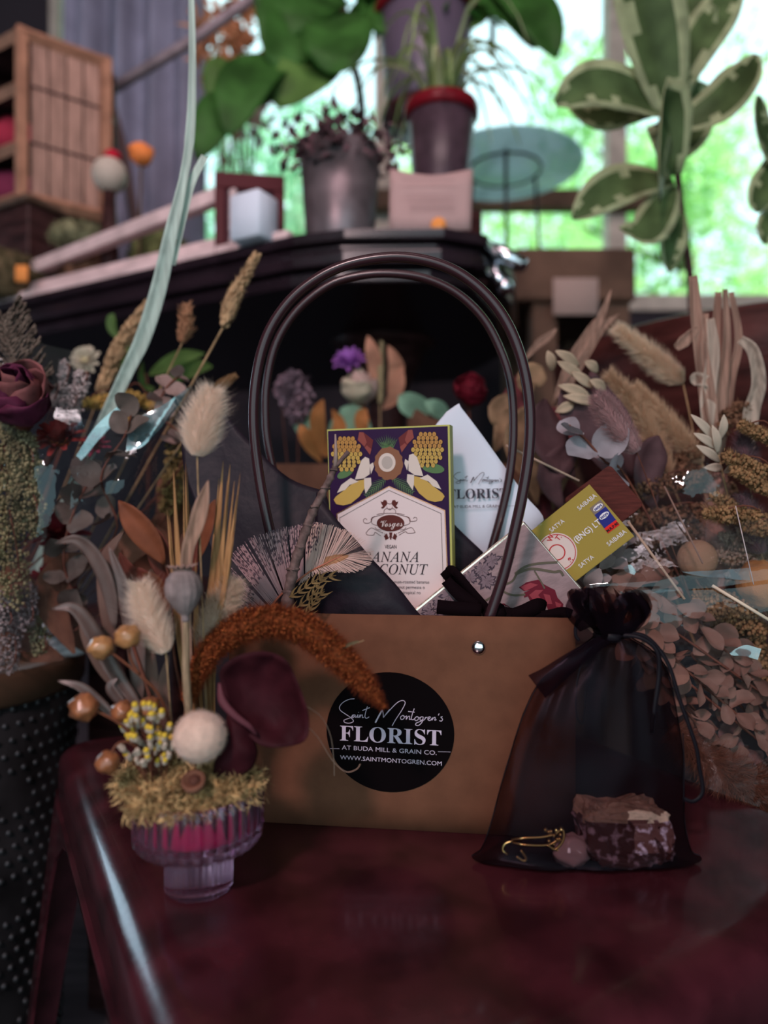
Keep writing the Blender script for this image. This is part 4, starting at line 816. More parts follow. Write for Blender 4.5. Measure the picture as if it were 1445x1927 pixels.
m_f1 = mat('feather_pink', (.42, .27, .28), .75, tl=.2); m_f2 = mat('feather_dark_bar', (.10, .065, .08), .8); m_f3 = mat('feather_blush', (.62, .42, .37), .75, tl=.2); m_f4 = mat('feather_tan_eye', (.40, .19, .10), .8)
b = MB()
def barb(root, e, s, low):
    mid = root.lerp(e, .5)+V((R(-1, 1)*.0006, R(-1, 1)*.001, R(-1, 1)*.0006)); cc = [root.lerp(mid, k/11) if k < 11 else mid.lerp(e, (k-11)/11) for k in range(23)]
    w_ = .00032 if s < .6 else .00024
    for k in range(22):
        t_ = (k+.5)/22; dk_ = (s < .62 and not low and t_ > .42 and random.random() < (.5 if k % 2 else .12))
        b.mi = 1 if dk_ else (3 if s > .70 and t_ < .25 else (2 if s > .55 else 0))
        b.add([cc[k]+V((w_, 0, w_*.4)), cc[k]-V((w_, 0, w_*.4)), cc[k+1]-V((w_, 0, w_*.4)), cc[k+1]+V((w_, 0, w_*.4))], [(0, 1, 2, 3)])
n = 420
for i in range(n):
    s = i/n
    if s < .6 and (.10 < s < .13 or .235 < s < .255 or .30 < s < .315 or .42 < s < .44 or .53 < s < .545): continue
    rt = rac[min(len(rac)-1, int(len(rac)*min(1, .02+s**1.15)))]; q = E1[min(len(E1)-1, int(s*len(E1)))]
    q = q.lerp(E1[min(len(E1)-1, int(s*len(E1))+1)], (s*len(E1)) % 1); barb(rt+V((0, R(0, .001), 0)), c4(q.x+R(-14, 14), q.y+R(-14, 14), .524+R(-.004, .004)), s, False)
for i in range(150):
    s = i/150; rt = rac[min(len(rac)-1, int(len(rac)*(.5+.5*s)))]; q = E2[min(len(E2)-1, int(s*len(E2)))]; barb(rt, c4(q.x+R(-12, 12), q.y+R(-8, 8), .522+R(-.003, .003)), .8, True)
b.build('vane', [m_f1, m_f2, m_f3, m_f4], t, smooth=False)
m_fern = mat('dry_olive', (.15, .095, .04), .7, var=.3, vs=100)
t = thing('fern_sprig', 'small dry olive sprig with spiky leaves at the rim of the bag', 'sprig', c4(640, 950, .507))
for k, st in enumerate(([(560, 740), (680, 670), (800, 590), (960, 555)], [(560, 880), (700, 770), (790, 680), (850, 560)], [(650, 940), (730, 860), (780, 770), (860, 690)])):
    b = MB(); c = cr([c4(x, y, .507) for x, y in st], 6); b.tube(c, [.0005, .0003], 6)
    for i in range(1, len(c)-1, 3):
        d = (c[i+1]-c[i]).normalized()
        for s in (1, -1): e = V((-d.z*s, R(-.4, .2), d.x*s)); b.leaf([c[i], c[i]+d*.0032+e*.0026, c[i]+d*.008+e*.0040], .0022, V((0, -1, 0)), .3, 6, lambda q: (1-q)**.8, cross=3)
    b.build('frond', m_fern, t)
# ================================================================ pink ribbed glass vase
random.seed(11)
vc = V((-.1135, .437, TT+.0004))
m_pg = mat('pink_glass', (1, .56, .81), .03, trans=.975, ior=1.45, spec=.5)
t = thing('glass_vase', 'small pink ribbed glass footed vase holding dried flowers and moss', 'vase', vc)
b = MB()
b.lathe([(.0185, 0), (.0195, .0015), (.0195, .024), (.0205, .0272), (.0335, .0282), (.0362, .0312), (.0374, .0365), (.0375, .060), (.0368, .0615), (.0352, .0605), (.0350, .040), (.033, .0345), (.029, .0330), (.001, .0325)], vc, 264, rib=.055, ribs=33)
b.build('bowl', m_pg, t)
b = MB(); b.lathe([(.028, .0332), (.0315, .0352), (.0328, .040), (.0330, .0555), (.001, .0558)], vc, 48); b.build('magenta_filling', mat('magenta_fill', (.62, .015, .16), .5, sss=.3, tl=.25), t)
vt = vc+V((0, 0, .058))                       # mouth of the vase
# ---- moss heaped over the rim
def curls(b, c, rad, n, sc_, ln=.010, w_=.0004):
    for _ in range(n):
        d = rv(); d.z = abs(d.z); p = c+V((d.x*sc_[0], d.y*sc_[1], d.z*sc_[2]))*rad*R(.75, 1.05)
        q = rv(); q.z *= .6; pts = [p]
        for k in range(4): q = (q+rv()*.8).normalized(); pts.append(pts[-1]+q*ln*.28)
        sd = rv()*w_
        b.add([x+(sd if j < 4 else sd*.2) for j, x in enumerate(pts)]+[x-(sd if j < 4 else sd*.2) for j, x in enumerate(pts)], [(j, j+1, j+6, j+5) for j in range(4)])
m_mo = mat('tan_moss', (.46, .31, .15), .9, var=.8, vs=170, tl=.2)
b = MB(); mc = vt+V((0, 0, .001)); b.ball(mc+V((0, 0, .001)), .029, 20, 12, (1.08, 1.08, .38), wob=.5); curls(b, mc, .0315, 6500, (.98, 1.02, .55), .011)
curls(b, vt+V((-.028, -.006, .005)), .015, 2600, (1.0, .9, .75), .013); curls(b, vt+V((.019, -.012, .007)), .014, 1500, (1.2, .9, .6), .013); curls(b, vt+V((-.01, -.028, .001)), .013, 1400, (1.6, .7, .7), .012)
o = b.build('moss', m_mo, loc=vt, smooth=False); tag(o, 'golden tan moss heaped over the rim of the pink vase', 'moss', kind='stuff')
# ---- helpers for stems that stand in the vase
m_stem = mat('straw_stem', (.34, .22, .12), .7, var=.25, vs=90); m_rstem = mat('red_brown_stem', (.13, .045, .03), .6, var=.3, vs=90)
def foot_(dx=0, dy=0): return vt+V((dx, dy, .004))
def bunny(label, tip, base, r, foot, m, D, name='bunny_tail_grass', n=2600, ln=.011, group=None, mid=None, stemr=.0005, mstem=None, w_=.00016, lean=1.0, loc=None):
    bs, tp_ = P(*base, D), P(*tip, D); md = P(*mid, D) if mid else bs.lerp(tp_, .5); c = cr([bs, md, tp_], 10)
    t = thing(name, label, 'dried grass', loc or foot, group); L = len(c)
    rad = lambda s: r*math.sin(math.pi*min(1, .08+.86*s))**.55*(1-.25*s)
    b = MB(); b.tube(c, [rad(i/(L-1))*.72 for i in range(L)], 10); b.hairs(c, rad, n, ln, lean, w_); b.hairs(c, rad, n//9, ln*1.7, lean*1.1, w_*.6)
    b.build('seed_head', m, t); b = MB(); s0 = bs.lerp(foot, .5)+V((R(-.003, .003), 0, 0)); b.tube(cr([foot, s0, bs, c[3]], 8), stemr, 6); b.build('stem', mstem or m_stem, t); return t
m_bun = mat('cream_fluff', (.84, .67, .55), .9, sheen=.3, tl=.25); m_bun2 = mat('warm_fluff', (.62, .46, .34), .9, sheen=.3, tl=.25)
bunny('tall cream bunny tail grass head rising above the others, before the black tissue', (400, 735), (371, 858), .0098, foot_(.005, .006), m_bun, .437, mid=(380, 800), ln=.0125, n=3200)
bunny('cream bunny tail grass head left of the poppy pod', (262, 1098), (312, 1228), .0076, foot_(-.012, .0), m_bun, .425, mid=(282, 1165))
bunny('tan bunny tail grass head behind the poppy pod, leaning right', (440, 1092), (378, 1220), .0095, foot_(.004, .006), m_bun2, .452, mid=(412, 1155))
# ---- poppy pod
t = thing('poppy_pod', 'grey poppy seed pod with a frilled crown on a thick straw stem', 'seed pod', foot_(0, -.004))
b = MB(); pc = P(349, 1160, .420); ax = (P(344, 1082, .420)-pc).normalized()
pr = [(.0018, -.0035), (.0026, -.0015), (.0022, 0), (.0035, .0018), (.0075, .0062), (.0108, .0125), (.0112, .0170), (.0098, .0225), (.0068, .0262), (.0045, .0274)]
b.lathe(pr, pc, 64, rib=-.05, ribs=16, axis=ax); b.build('pod', mat('pod_grey', (.22, .175, .17), .6, var=.25, vs=130, bump=.3, bs=300), t)
b = MB(); tc_ = pc+ax*.0276; X = ax.orthogonal().normalized(); Y = ax.cross(X); vs = [tc_+ax*.0005]; nn = 26
for k in range(nn): a = 2*math.pi*k/nn; r_ = .0088 if k % 2 == 0 else .0062; vs.append(tc_+(X*math.cos(a)+Y*math.sin(a))*r_+ax*(.0030 if k % 2 == 0 else .0012))
b.add(vs, [(0, 1+k, 1+(k+1) % nn) for k in range(nn)]); b.lathe([(.0045, 0), (.006, .0012), (.003, .0018)], tc_-ax*.0008, 20, axis=ax); b.build('crown', mat('pod_crown', (.30, .20, .17), .8), t, solid=.0004, smooth=False)
b = MB(); b.tube(cr([foot_(0, -.004), P(352, 1300, .422), P(350, 1200, .421), pc-ax*.003], 8), [.0026, .0025, .0022, .0019], 10); b.build('stem', mat('pod_stem', (.27, .19, .12), .6, var=.3, vs=60, stretch=(20, 20, 1)), t)
# ---- felted ball flower
t = thing('ball_flower', 'round cream felt-like button flower at the front of the vase', 'flower', foot_(.002, -.024))
bc = P(376, 1386, .404); b = MB(); b.ball(bc, .0143, 40, 26, (1, 1, .97))
for i, q in enumerate(b.v): d = (q-bc); b.v[i] = bc+d*(1+.025*noise.noise(d*700)+.015*noise.noise(d*1800))
for _ in range(2600):
    d = rv(); s = d.orthogonal().normalized()*.00009; p = bc+d*.0141; b.add([p-s, p+s, p+(d+rv()*.8)*.0013], [(0, 1, 2)])
b.build('flower_head', mat('felt_cream', (.66, .47, .38), .95, bump=.9, bs=420, sheen=.3, var=.10, vs=200), t); b = MB(); b.tube(cr([foot_(.002, -.024), bc-V((0, -.004, .008)), bc]), .0010, 8); b.build('stem', m_stem, t)
# ---- small brown pod
t = thing('seed_cup', 'small brown woody seed cup sunk in the moss below the ball flower', 'seed pod', P(366, 1480, .402))
b = MB(); b.lathe([(.003, 0), (.0060, .003), (.0066, .007), (.0054, .0078), (.0046, .0055), (.0005, .005)], P(366, 1482, .404), 22, axis=V((.05, -.55, .8)).normalized(), rib=.06, ribs=9); b.build('cup', mat('woody_brown', (.16, .07, .045), .75, bump=.6, bs=300, var=.3), t)
b = MB(); b.ball(P(366, 1470, .402), .0035, 10, 8); b.build('seed', mat('woody_dark', (.09, .035, .025), .7), t)
# ---- yellow everlasting cluster
t = thing('yellow_everlasting', 'cluster of tiny yellow tipped everlasting buds at the left of the vase', 'dried flower', foot_(-.022, -.012))
m_ye = mat('bud_yellow', (.62, .43, .05), .8); m_yw = mat('bud_woolly', (.46, .38, .31), .9); heads = []
for k in range(95):
    x = R(-1, 1); y = R(-1, 1); px, py = 278+x*52+y*8, 1392+y*56-(1-x*x)*12
    if math.hypot(x, y) > 1.05: continue
    D = .410+R(-.008, .010)+abs(x)*.004; heads.append((P(px, py, D), py))
by, bw, bs_ = MB(), MB(), MB(); cb_ = foot_(-.022, -.012)
for h, py in heads:
    r_ = R(.0015, .0022); d = (h-cb_).normalized(); bw.ball(h-d*.0012, r_*1.05, 7, 6, (1, 1, 1.5), axm(d)); (by if (py < 1392 or random.random() < .35) else bw).ball(h+d*.0009+V((0, -.0004, 0)), r_*.9, 7, 6)
    if random.random() < .4: bs_.tube(cr([cb_+rv()*.004, cb_.lerp(h, .6)+rv()*.002, h-d*.002], 3), .0004, 5)
bs_.build('stems', m_rstem, t); bw.build('woolly_buds', m_yw, t); by.build('yellow_buds', m_ye, t)
# ---- berry branch
m_bst = mat('berry_twig', (.16, .055, .03), .55, var=.2); m_ber = mat('berry_skin', (.26, .095, .04), .30, var=.4, vs=90, bump=.5, bs=110, coat=.4, spec=.5); m_ber2 = mat('berry_skin_pale', (.38, .18, .07), .30, var=.3, vs=90, bump=.3, bs=90, coat=.4, spec=.5)
t = thing('berry_branch', 'dried branch with wrinkled glossy orange brown berries reaching left of the vase', 'berries', foot_(-.026, .0))
for (px, py, r_, D, m) in ((190, 1218, .0073, .412, m_ber2), (241, 1198, .0073, .410, m_ber2), (158, 1331, .0081, .405, m_ber), (231, 1339, .0068, .418, m_ber), (281, 1330, .0062, .414, m_ber), (203, 1435, .0066, .405, m_ber)):
    b = MB(); c = P(px, py, D); b.ball(c, r_, 20, 14, (1, 1, .94), wob=.22); b.ball(c+V((R(-.2, .2), -.5, .85)).normalized()*r_*.98, .0006, 6, 4); b.build('berry', m, t)
for st in ([(318, 1450, .430), (322, 1380, .425), (300, 1310, .418), (262, 1270, .413), (215, 1232, .412), (196, 1222, .412)], [(262, 1270, .413), (246, 1240, .411), (242, 1205, .410)], [(300, 1315, .418), (285, 1325, .415)], [(300, 1440, .425), (235, 1370, .412), (190, 1342, .407), (168, 1336, .405)],
           [(280, 1440, .418), (250, 1400, .41), (225, 1398, .407), (212, 1412, .405), (206, 1425, .405)], [(300, 1400, .420), (245, 1365, .418), (232, 1345, .418)]):
    b = MB(); q = cr(PP(*st), 5); b.tube(q, [.0011, .0006], 6); b.build('twig', m_bst, t)
# ---- grey curled leaves
m_gl = mat('grey_brown_leaf', (.125, .08, .07), .34, spec=.5, var=.3, vs=30, stretch=(3, 3, 1), tl=.12); m_gl2 = mat('taupe_leaf', (.13, .075, .06), .5, var=.25, vs=30, tl=.12)
LP = lambda s: (math.sin(math.pi*(s**.75)))**.7 if s < 1 else 0
t = thing('leaf_branch', 'spray of long curling grey brown leaves at the left of the vase', 'dried leaves', foot_(-.018, .008))
b = MB(); b.tube(cr([foot_(-.018, .008), P(285, 1320, .436), P(240, 1180, .436), P(232, 1120, .436)], 6), [.0015, .0008], 6); b.build('stem', m_rstem, t)
for pts, wd, m, up in (([(216, 1185, .435), (205, 1110, .432), (180, 1050, .428), (145, 1016, .424), (104, 1022, .422)], .0115, m_gl, (0, -.6, .8)), ([(262, 1340, .438), (255, 1200, .436), (232, 1110, .434), (205, 1026, .436)], .0150, m_gl, (0, -1, 0)), ([(215, 1240, .438), (200, 1130, .440), (200, 1050, .442), (232, 1000, .443)], .0125, m_gl2, (0, -1, 0)),
                       ([(272, 1345, .430), (215, 1265, .428), (175, 1190, .424), (140, 1145, .420), (97, 1146, .418)], .0125, m_gl, (0, -.6, .8)), ([(210, 1290, .428), (182, 1240, .426), (160, 1190, .424), (155, 1150, .424)], .009, m_gl2, (0, -1, 0)), ([(222, 1356, .416), (185, 1320, .414), (150, 1292, .411), (108, 1281, .410)], .0075, m_gl, (0, -.7, .7)),
                       ([(278, 1340, .440), (282, 1260, .441), (255, 1140, .443), (246, 1080, .445)], .013, m_gl2, (0, -1, 0)), ([(255, 1350, .426), (218, 1310, .424), (208, 1290, .424), (222, 1275, .426)], .008, m_gl, (0, -1, 0)), ([(330, 1420, .440), (310, 1340, .44), (305, 1290, .44), (318, 1232, .44)], .011, m_gl2, (0, -1, 0))):
    b = MB(); b.leaf(PP(*pts), wd*.8, V(up), .14, 22, LP, .02, cup=-.15, cross=7); b.build('leaf', m, t, solid=.0002)
# ---- rust leaves
m_rl = mat('rust_orange_leaf', (.19, .06, .03), .5, var=.3, vs=60, tl=.2); m_rl2 = mat('dark_rust_leaf', (.15, .042, .03), .5, var=.3, vs=60, tl=.2)
t = thing('rust_leaf_branch', 'upright branch of rusty orange pointed leaves behind the seed heads', 'dried leaves', foot_(0, .014))
b = MB(); b.tube(cr([foot_(0, .014), P(330, 1250, .455), P(325, 1120, .457), P(308, 1050, .458)], 6), [.0012, .0007], 6); b.build('stem', m_rstem, t)
for pts, wd, m in (([(310, 1062, .455), (285, 1020, .452), (250, 975, .450), (223, 942, .450)], .0165, m_rl), ([(332, 1080, .46), (310, 1040, .458), (290, 1005, .457), (272, 985, .457)], .010, m_rl2), ([(352, 1085, .462), (372, 1030, .46), (390, 980, .458), (405, 940, .457)], .0125, m_rl), ([(318, 1130, .458), (300, 1108, .455), (285, 1090, .453), (268, 1078, .452)], .0105, m_rl),
                   ([(338, 1150, .462), (355, 1090, .46), (360, 1040, .458), (372, 1000, .457)], .011, m_rl2), ([(300, 1100, .465), (270, 1090, .465), (245, 1080, .464), (225, 1040, .464)], .014, m_rl2), ([(330, 1120, .465), (300, 1060, .465), (290, 1010, .464), (275, 1000, .464)], .012, m_rl2)):
    b = MB(); b.leaf(PP(*pts), wd, V((0, -1, .1)), .2, 16, lambda s: math.sin(math.pi*min(1, .02+s*.97))**.9, .03, cross=7); b.build('leaf', m, t, solid=.0002)
# ---- golden blade fan
m_gd_ = mat('golden_straw', (.32, .165, .07), .5, var=.35, vs=40, stretch=(9, 9, .6), bump=.4, bs=300); m_gd2 = mat('pale_brown_blade', (.30, .18, .13), .5, var=.3, vs=40, stretch=(9, 9, .6))
t = thing('palm_blades', 'fan of stiff golden palm blades standing in the middle of the vase', 'dried palm', foot_(.006, .010)); k = 0
TPp = lambda s: (.45+.75*min(1, s*1.8)) if s < .55 else max(.03, 1.2*(1-(s-.55)/.45)**.8)
for (x1, y1, x0, D, wd, m) in ((420, 868, 388, .455, .0052, m_gd_), (433, 873, 395, .452, .0042, m_gd_), (428, 905, 400, .450, .0032, m_gd_), (441, 905, 402, .450, .0030, m_gd_), (452, 890, 404, .448, .0022, m_gd_), (446, 930, 398, .447, .0026, m_gd_), (412, 900, 385, .458, .0036, m_gd_), (326, 880, 350, .452, .0038, m_gd_), (349, 868, 356, .462, .0022, m_gd_), (345, 890, 352, .463, .0020, m_gd_), (352, 880, 362, .464, .0018, m_gd_), (314, 955, 342, .455, .0022, m_gd_), (318, 965, 346, .456, .0018, m_gd_), (368, 1050, 372, .45, .0032, m_gd_), (440, 1000, 398, .446, .0018, m_gd_)):
    b = MB(); b.leaf([foot_(.004+(x0-372)*.00012, .010+(D-.45)*.5), P(x0, 1250, D), P(lerp(x0, x1, .55), (1250+y1)/2, D), P(x1, y1, D)], wd, V((0, -1, 0)), .25, 20, TPp, 0, cross=3); b.build('blade', m, t, solid=.0003)
b = MB(); b.leaf(PP((356, 1330, .44), (350, 1070, .438), (372, 980, .436), (392, 904, .434)), .0095, V((.2, -1, 0)), .35, 20, lambda s: (.5+.5*s*1.4) if s < .7 else max(.05, 1-((s-.7)/.3)**2), 0, cross=5); b.build('broad_blade', m_gd2, t, solid=.0003)
# ---- rust foxtail plume
t = thing('foxtail_plume', 'thick arching rust orange foxtail plume hanging over the front of the gift bag', 'dried plume', foot_(.004, .0))
pth = cr(PP((352, 1320, .432), (372, 1265, .436), (405, 1215, .442), (455, 1180, .446), (515, 1168, .448), (575, 1185, .446), (635, 1232, .443), (685, 1285, .440), (722, 1332, .438)), 10); L = len(pth)
rad = lambda s: .0112*(min(1, .35+s*1.8))*(1 if s < .72 else max(.10, 1-((s-.72)/.28)**1.6))
m_fx = mat('foxtail_bristle', (.17, .036, .013), .8, tl=.25); m_fs = mat('foxtail_seed', (.22, .055, .016), .65, var=.5, vs=300)
b = MB(); b.tube(pth, [rad(i/(L-1))*.6 for i in range(L)], 10); T_, U_ = frames(pth)
for _ in range(2600):
    s = random.random()*(L-1); i = min(int(s), L-2); p = pth[i].lerp(pth[i+1], s-i); a = R(0, 6.283); B = T_[i].cross(U_[i]); d = U_[i]*math.cos(a)+B*math.sin(a)
    b.ball(p+d*rad(s/(L-1))*R(.6, .92), R(.0006, .0010), 5, 4, (1, 1, 1.3), axm((d+T_[i]*.5).normalized()))
b.build('seeds', m_fs, t); b = MB(); b.hairs(pth, lambda s: rad(s)*.85, 12000, .0085, .55, .00013, .6); b.build('bristles', m_fx, t)
b = MB(); b.tube(cr([foot_(.004, 0), P(350, 1380, .434), pth[0]], 5), .0012, 8); b.build('stem', m_rstem, t)
# ---- burgundy preserved leaf
m_bu = mat('burgundy_leaf', (.040, .007, .011), .65, var=.35, vs=35, bump=.3, bs=120, tl=.08)
t = thing('burgundy_leaf', 'large curled burgundy preserved leaf beside the ball flower', 'dried leaf', foot_(.022, -.004))
def blob(pxy, D0, dep, nring=9, n=40):
    """closed curved lobe: outline in pixels, cupped in depth"""
    pc_ = [V((x, y, 0)) for x, y in pxy]; ol = cr(pc_[-2:]+pc_+pc_[:2], 6)[12:-13]; c = sum(ol, V())/len(ol); b = MB(); vs = [P(c.x, c.y, D0+dep)]; n = len(ol)
    for k in range(1, nring+1):
        f = k/nring
        for q in ol: s = c.lerp(q, f); vs.append(P(s.x, s.y, D0+dep*(1-f*f*1.4)+.0025*noise.noise(V((s.x*.03, s.y*.03, 1)))*f*2))
    b.add(vs, [(0, 1+i, 1+(i+1) % n) for i in range(n)]+[(1+(k-1)*n+i, 1+k*n+i, 1+k*n+(i+1) % n, 1+(k-1)*n+(i+1) % n) for k in range(1, nring) for i in range(n)]); return b
blob([(412, 1270), (440, 1238), (490, 1226), (535, 1240), (560, 1285), (580, 1345), (576, 1390), (540, 1405), (490, 1402), (455, 1370), (425, 1335)], .420, .012).build('upper_lobe', m_bu, t, solid=.0005)
blob([(428, 1330), (460, 1350), (478, 1392), (484, 1420), (470, 1450), (430, 1468), (402, 1470), (408, 1420), (426, 1380)], .416, -.006).build('lower_lobe', m_bu, t, solid=.0005)
b = MB(); b.tube(cr(PP((413, 1285, .419), (418, 1318, .415), (440, 1345, .412), (468, 1366, .412), (482, 1382, .415)), 6), [.0012, .0026, .0022, .0016, .0008], 8, flat=.5); b.build('rolled_edge', mat('burgundy_edge', (.10, .03, .04), .5), t)
b = MB(); b.tube(cr([foot_(.022, -.004), P(440, 1450, .420), P(455, 1380, .424)]), .0012, 6); b.build('stem', m_rstem, t)
# ---- fine curled tendrils
t = thing('tendril', 'fine pale curling tendrils reaching from the burgundy leaf over the round sticker', 'dried tendril', P(560, 1380, .43))
for st in ([(578, 1330, .43), (605, 1350, .445), (622, 1385, .455), (628, 1430, .46), (629, 1460, .462)], [(578, 1366, .43), (600, 1390, .44), (625, 1430, .45), (650, 1452, .455), (670, 1448, .457), (678, 1438, .458)]):
    b = MB(); b.tube(cr(PP(*st), 6), .00022, 5); b.build('strand', mat('pale_strand', (.42, .26, .20), .6), t)
t = thing('grass_tip', 'tiny dry grass tip with dark husks poking out of the foxtail plume', 'dried grass', P(650, 1218, .44))
b = MB(); b.tube(PP((625, 1222, .442), (655, 1216, .44), (685, 1205, .438)), .0003, 5); b.build('stalk', m_stem, t)
for q in ((650, 1216), (662, 1211)): b = MB(); b.leaf(PP((q[0]-14, q[1]+4, .44), (q[0], q[1], .439), (q[0]+14, q[1]-5, .438)), .0022, n=8); b.build('husk', mat('husk', (.12, .09, .05), .7), t)
# ================================================================ organza pouch
random.seed(31)
m_org = film('black_organza', (.62, .52, .51), .02, .4, dens=.05, dcol=(.010, .006, .009), gloss=(.5, .45, .6))
t = thing('organza_pouch', 'sheer black organza drawstring pouch with crystals, leaning on the gift bag', 'pouch', (.132, .470, TT))
lv = []                                            # z, xl, xr, yc, half depth, pleat
def lvl(py, xl, xr, D, hd, pl): z = CZ-(py-CY)/FPX*D; lv.append((z, (xl-CX)/FPX*D, (xr-CX)/FPX*D, D, hd, pl))
Dm = .470
lv.append((TT+.0012, (900-CX)/FPX*.460, (1312-CX)/FPX*.460, .468, .015, .002)); lv.append((TT+.004, (890-CX)/FPX*.460, (1328-CX)/FPX*.460, .468, .020, .003))
for a in ((1600, 905, 1300, .470, .021, .004), (1545, 925, 1288, .471, .020, .006), (1480, 942, 1286, .472, .019, .007), (1420, 960, 1285, .474, .018, .008), (1350, 983, 1275, .476, .017, .010), (1290, 1012, 1262, .479, .015, .012), (1250, 1050, 1250, .482, .013, .02), (1220, 1090, 1222, .484, .010, .03), (1196, 1122, 1184, .485, .007, .04), (1180, 1112, 1195, .485, .008, .07), (1150, 1086, 1218, .484, .012, .12), (1128, 1078, 1212, .483, .014, .16), (1118, 1084, 1200, .483, .014, .18)): lvl(*a)
b = MB(); NN = 72; vs = []
zz = cr([V((q[0], 0, 0)) for q in lv], 3); idx = []
cols = [cr([V((q[1], q[2], 0)) for q in lv], 3), cr([V((q[3], q[4], q[5])) for q in lv], 3)]
for k in range(len(zz)):
    z = zz[k].x; xl, xr = cols[0][k].x, cols[0][k].y; yc, hd, pl = cols[1][k]
    for i in range(NN):
        a = 2*math.pi*i/NN; ca, sa = math.cos(a), math.sin(a); w_ = (xr-xl)/2
        x = (xl+xr)/2+w_*ca*(1+.004*math.sin(k*1.3)); y = yc+hd*sa*(abs(sa)**.0)+pl*.06*math.sin(i*1.7+k*.15)+pl*.05*math.sin(i*3.1)
        zz_ = z+(pl*.02*math.sin(i*1.1)*(z > .60))+.0012*noise.noise(V((x*60, z*60, sa)))
        vs.append(V((x, y+.003*noise.noise(V((x*45, z*30, sa*2))), zz_)))
b.add(vs, [(k*NN+i, k*NN+(i+1) % NN, (k+1)*NN+(i+1) % NN, (k+1)*NN+i) for k in range(len(zz)-1) for i in range(NN)]+[tuple(range(NN-1, -1, -1))])
b.build('net_body', m_org, t)
m_sat = mat('black_satin', (.008, .006, .009), .45)
b = MB()
for s in (1, 2): b.tube([V(((cols[0][k].x, cols[0][k].y)[s-1], cols[1][k].x, zz[k].x)) for k in range(3, len(zz)-12)], .0004, 5)
b.build('side_seams', m_sat, t)
b = MB(); kk = 30
for j in range(2): b.tube([V((lerp((1119-CX), (1187-CX), .5+.5*math.cos(i*.3927))/FPX*.485, .485+.0085*math.sin(i*.3927), .5965+j*.003)) for i in range(17)], .0016, 6)
b.ball(P(1152, 1198, .474), .0045, 12, 8, (1.4, .8, .9), wob=.4); b.build('drawstring', m_sat, t)
for st, wd in (([(1160, 1194, .476), (1205, 1200, .470), (1236, 1225, .468), (1240, 1270, .468), (1232, 1330, .466), (1226, 1380, .466)], .0030), ([(1165, 1192, .476), (1215, 1198, .474), (1255, 1245, .47), (1280, 1320, .468), (1308, 1400, .466), (1316, 1445, .466), (1322, 1490, .466), (1305, 1508, .466), (1284, 1502, .466)], .0026),
               ([(1150, 1198, .474), (1110, 1220, .470), (1088, 1270, .468), (1084, 1340, .466), (1095, 1362, .466), (1100, 1340, .466), (1104, 1290, .467)], .0010), ([(1285, 1380, .466), (1287, 1440, .465), (1286, 1510, .464)], .0006), ([(1112, 1150, .478), (1086, 1172, .476), (1083, 1195, .476), (1090, 1206, .476)], .0022)):
    b = MB(); band(b, PP(*st), wd, th=.0004); b.build('satin_tail', m_sat, t)
m_org2 = film('black_organza_ribbon', (.50, .43, .46), .015, .3, dens=.04, dcol=(.02, .012, .02), gloss=(.5, .42, .6))
b = MB(); band(b, PP((1148, 1200, .472), (1115, 1218, .468), (1075, 1245, .465), (1035, 1275, .466), (1010, 1292, .469)), [.006, .018], th=.0003); b.build('bow_loop', m_org2, t)
b = MB(); band(b, PP((1150, 1196, .472), (1135, 1160, .466), (1105, 1125, .464), (1085, 1150, .468), (1110, 1180, .472)), [.012, .016], th=.0003); b.build('bow_loop', m_org2, t)
b = MB(); band(b, PP((1152, 1196, .472), (1158, 1160, .466), (1180, 1130, .464), (1205, 1150, .468), (1195, 1175, .472), (1160, 1196, .473)), [.012, .012], th=.0003); b.build('bow_loop', m_org2, t)
# contents of the pouch
b = MB(); rc = V(((1174-CX)/FPX*.464, .466, TT+.0215)); Nn = 26
m_rock = mat('amethyst_rock', (.055, .018, .018), .45, col2=(.30, .20, .27), vs=160, thr=(.52, .66), bump=1.0, bs=260)
m_rk2 = mat('rock_crust', (.26, .165, .13), .7, var=.3, vs=150, bump=1, bs=260)
b.ball(rc, 1, 40, 28); vs = []
for q in b.v:
    d = q-rc; s = lambda v, e: math.copysign(abs(v)**e, v); d = V((s(d.x, .42)*.0285, s(d.y, .5)*.0135, s(d.z, .42)*.0200)); d *= 1+.14*noise.noise(d*90)+.09*noise.noise(d*260)+.05*noise.noise(d*700); d.x += .10*d.z*(-1) ; vs.append(rc+d)
b.v = vs; b.m = [1 if sum((b.v[i].z for i in f))/len(f) > rc.z+.0105+.006*noise.noise(b.v[f[0]]*160) else 0 for f in b.f]
o = b.build('crystal_rock', [m_rock, m_rk2], loc=V((rc.x, rc.y, TT+.001)), smooth=False); tag(o, 'large rough brown and white crystal rock inside the black pouch', 'rock')
b = MB(); c = V(((1076-CX)/FPX*.458, .459, TT+.0115)); b.ball(c, .0098, 20, 14, (1.2, .75, 1.05), wob=.35); o = b.build('tumbled_stone', mat('rose_quartz', (.34, .22, .25), .25, sss=.2), loc=c-V((0, 0, .0095))); tag(o, 'smooth pink tumbled stone left of the rock inside the pouch', 'stone')
t = thing('key_charm', 'tangled gold metal charm at the left inside the pouch', 'charm', P(1012, 1625, .460)); mgd = mat('old_gold', (.55, .36, .14), .28, metal=1)
b = MB()
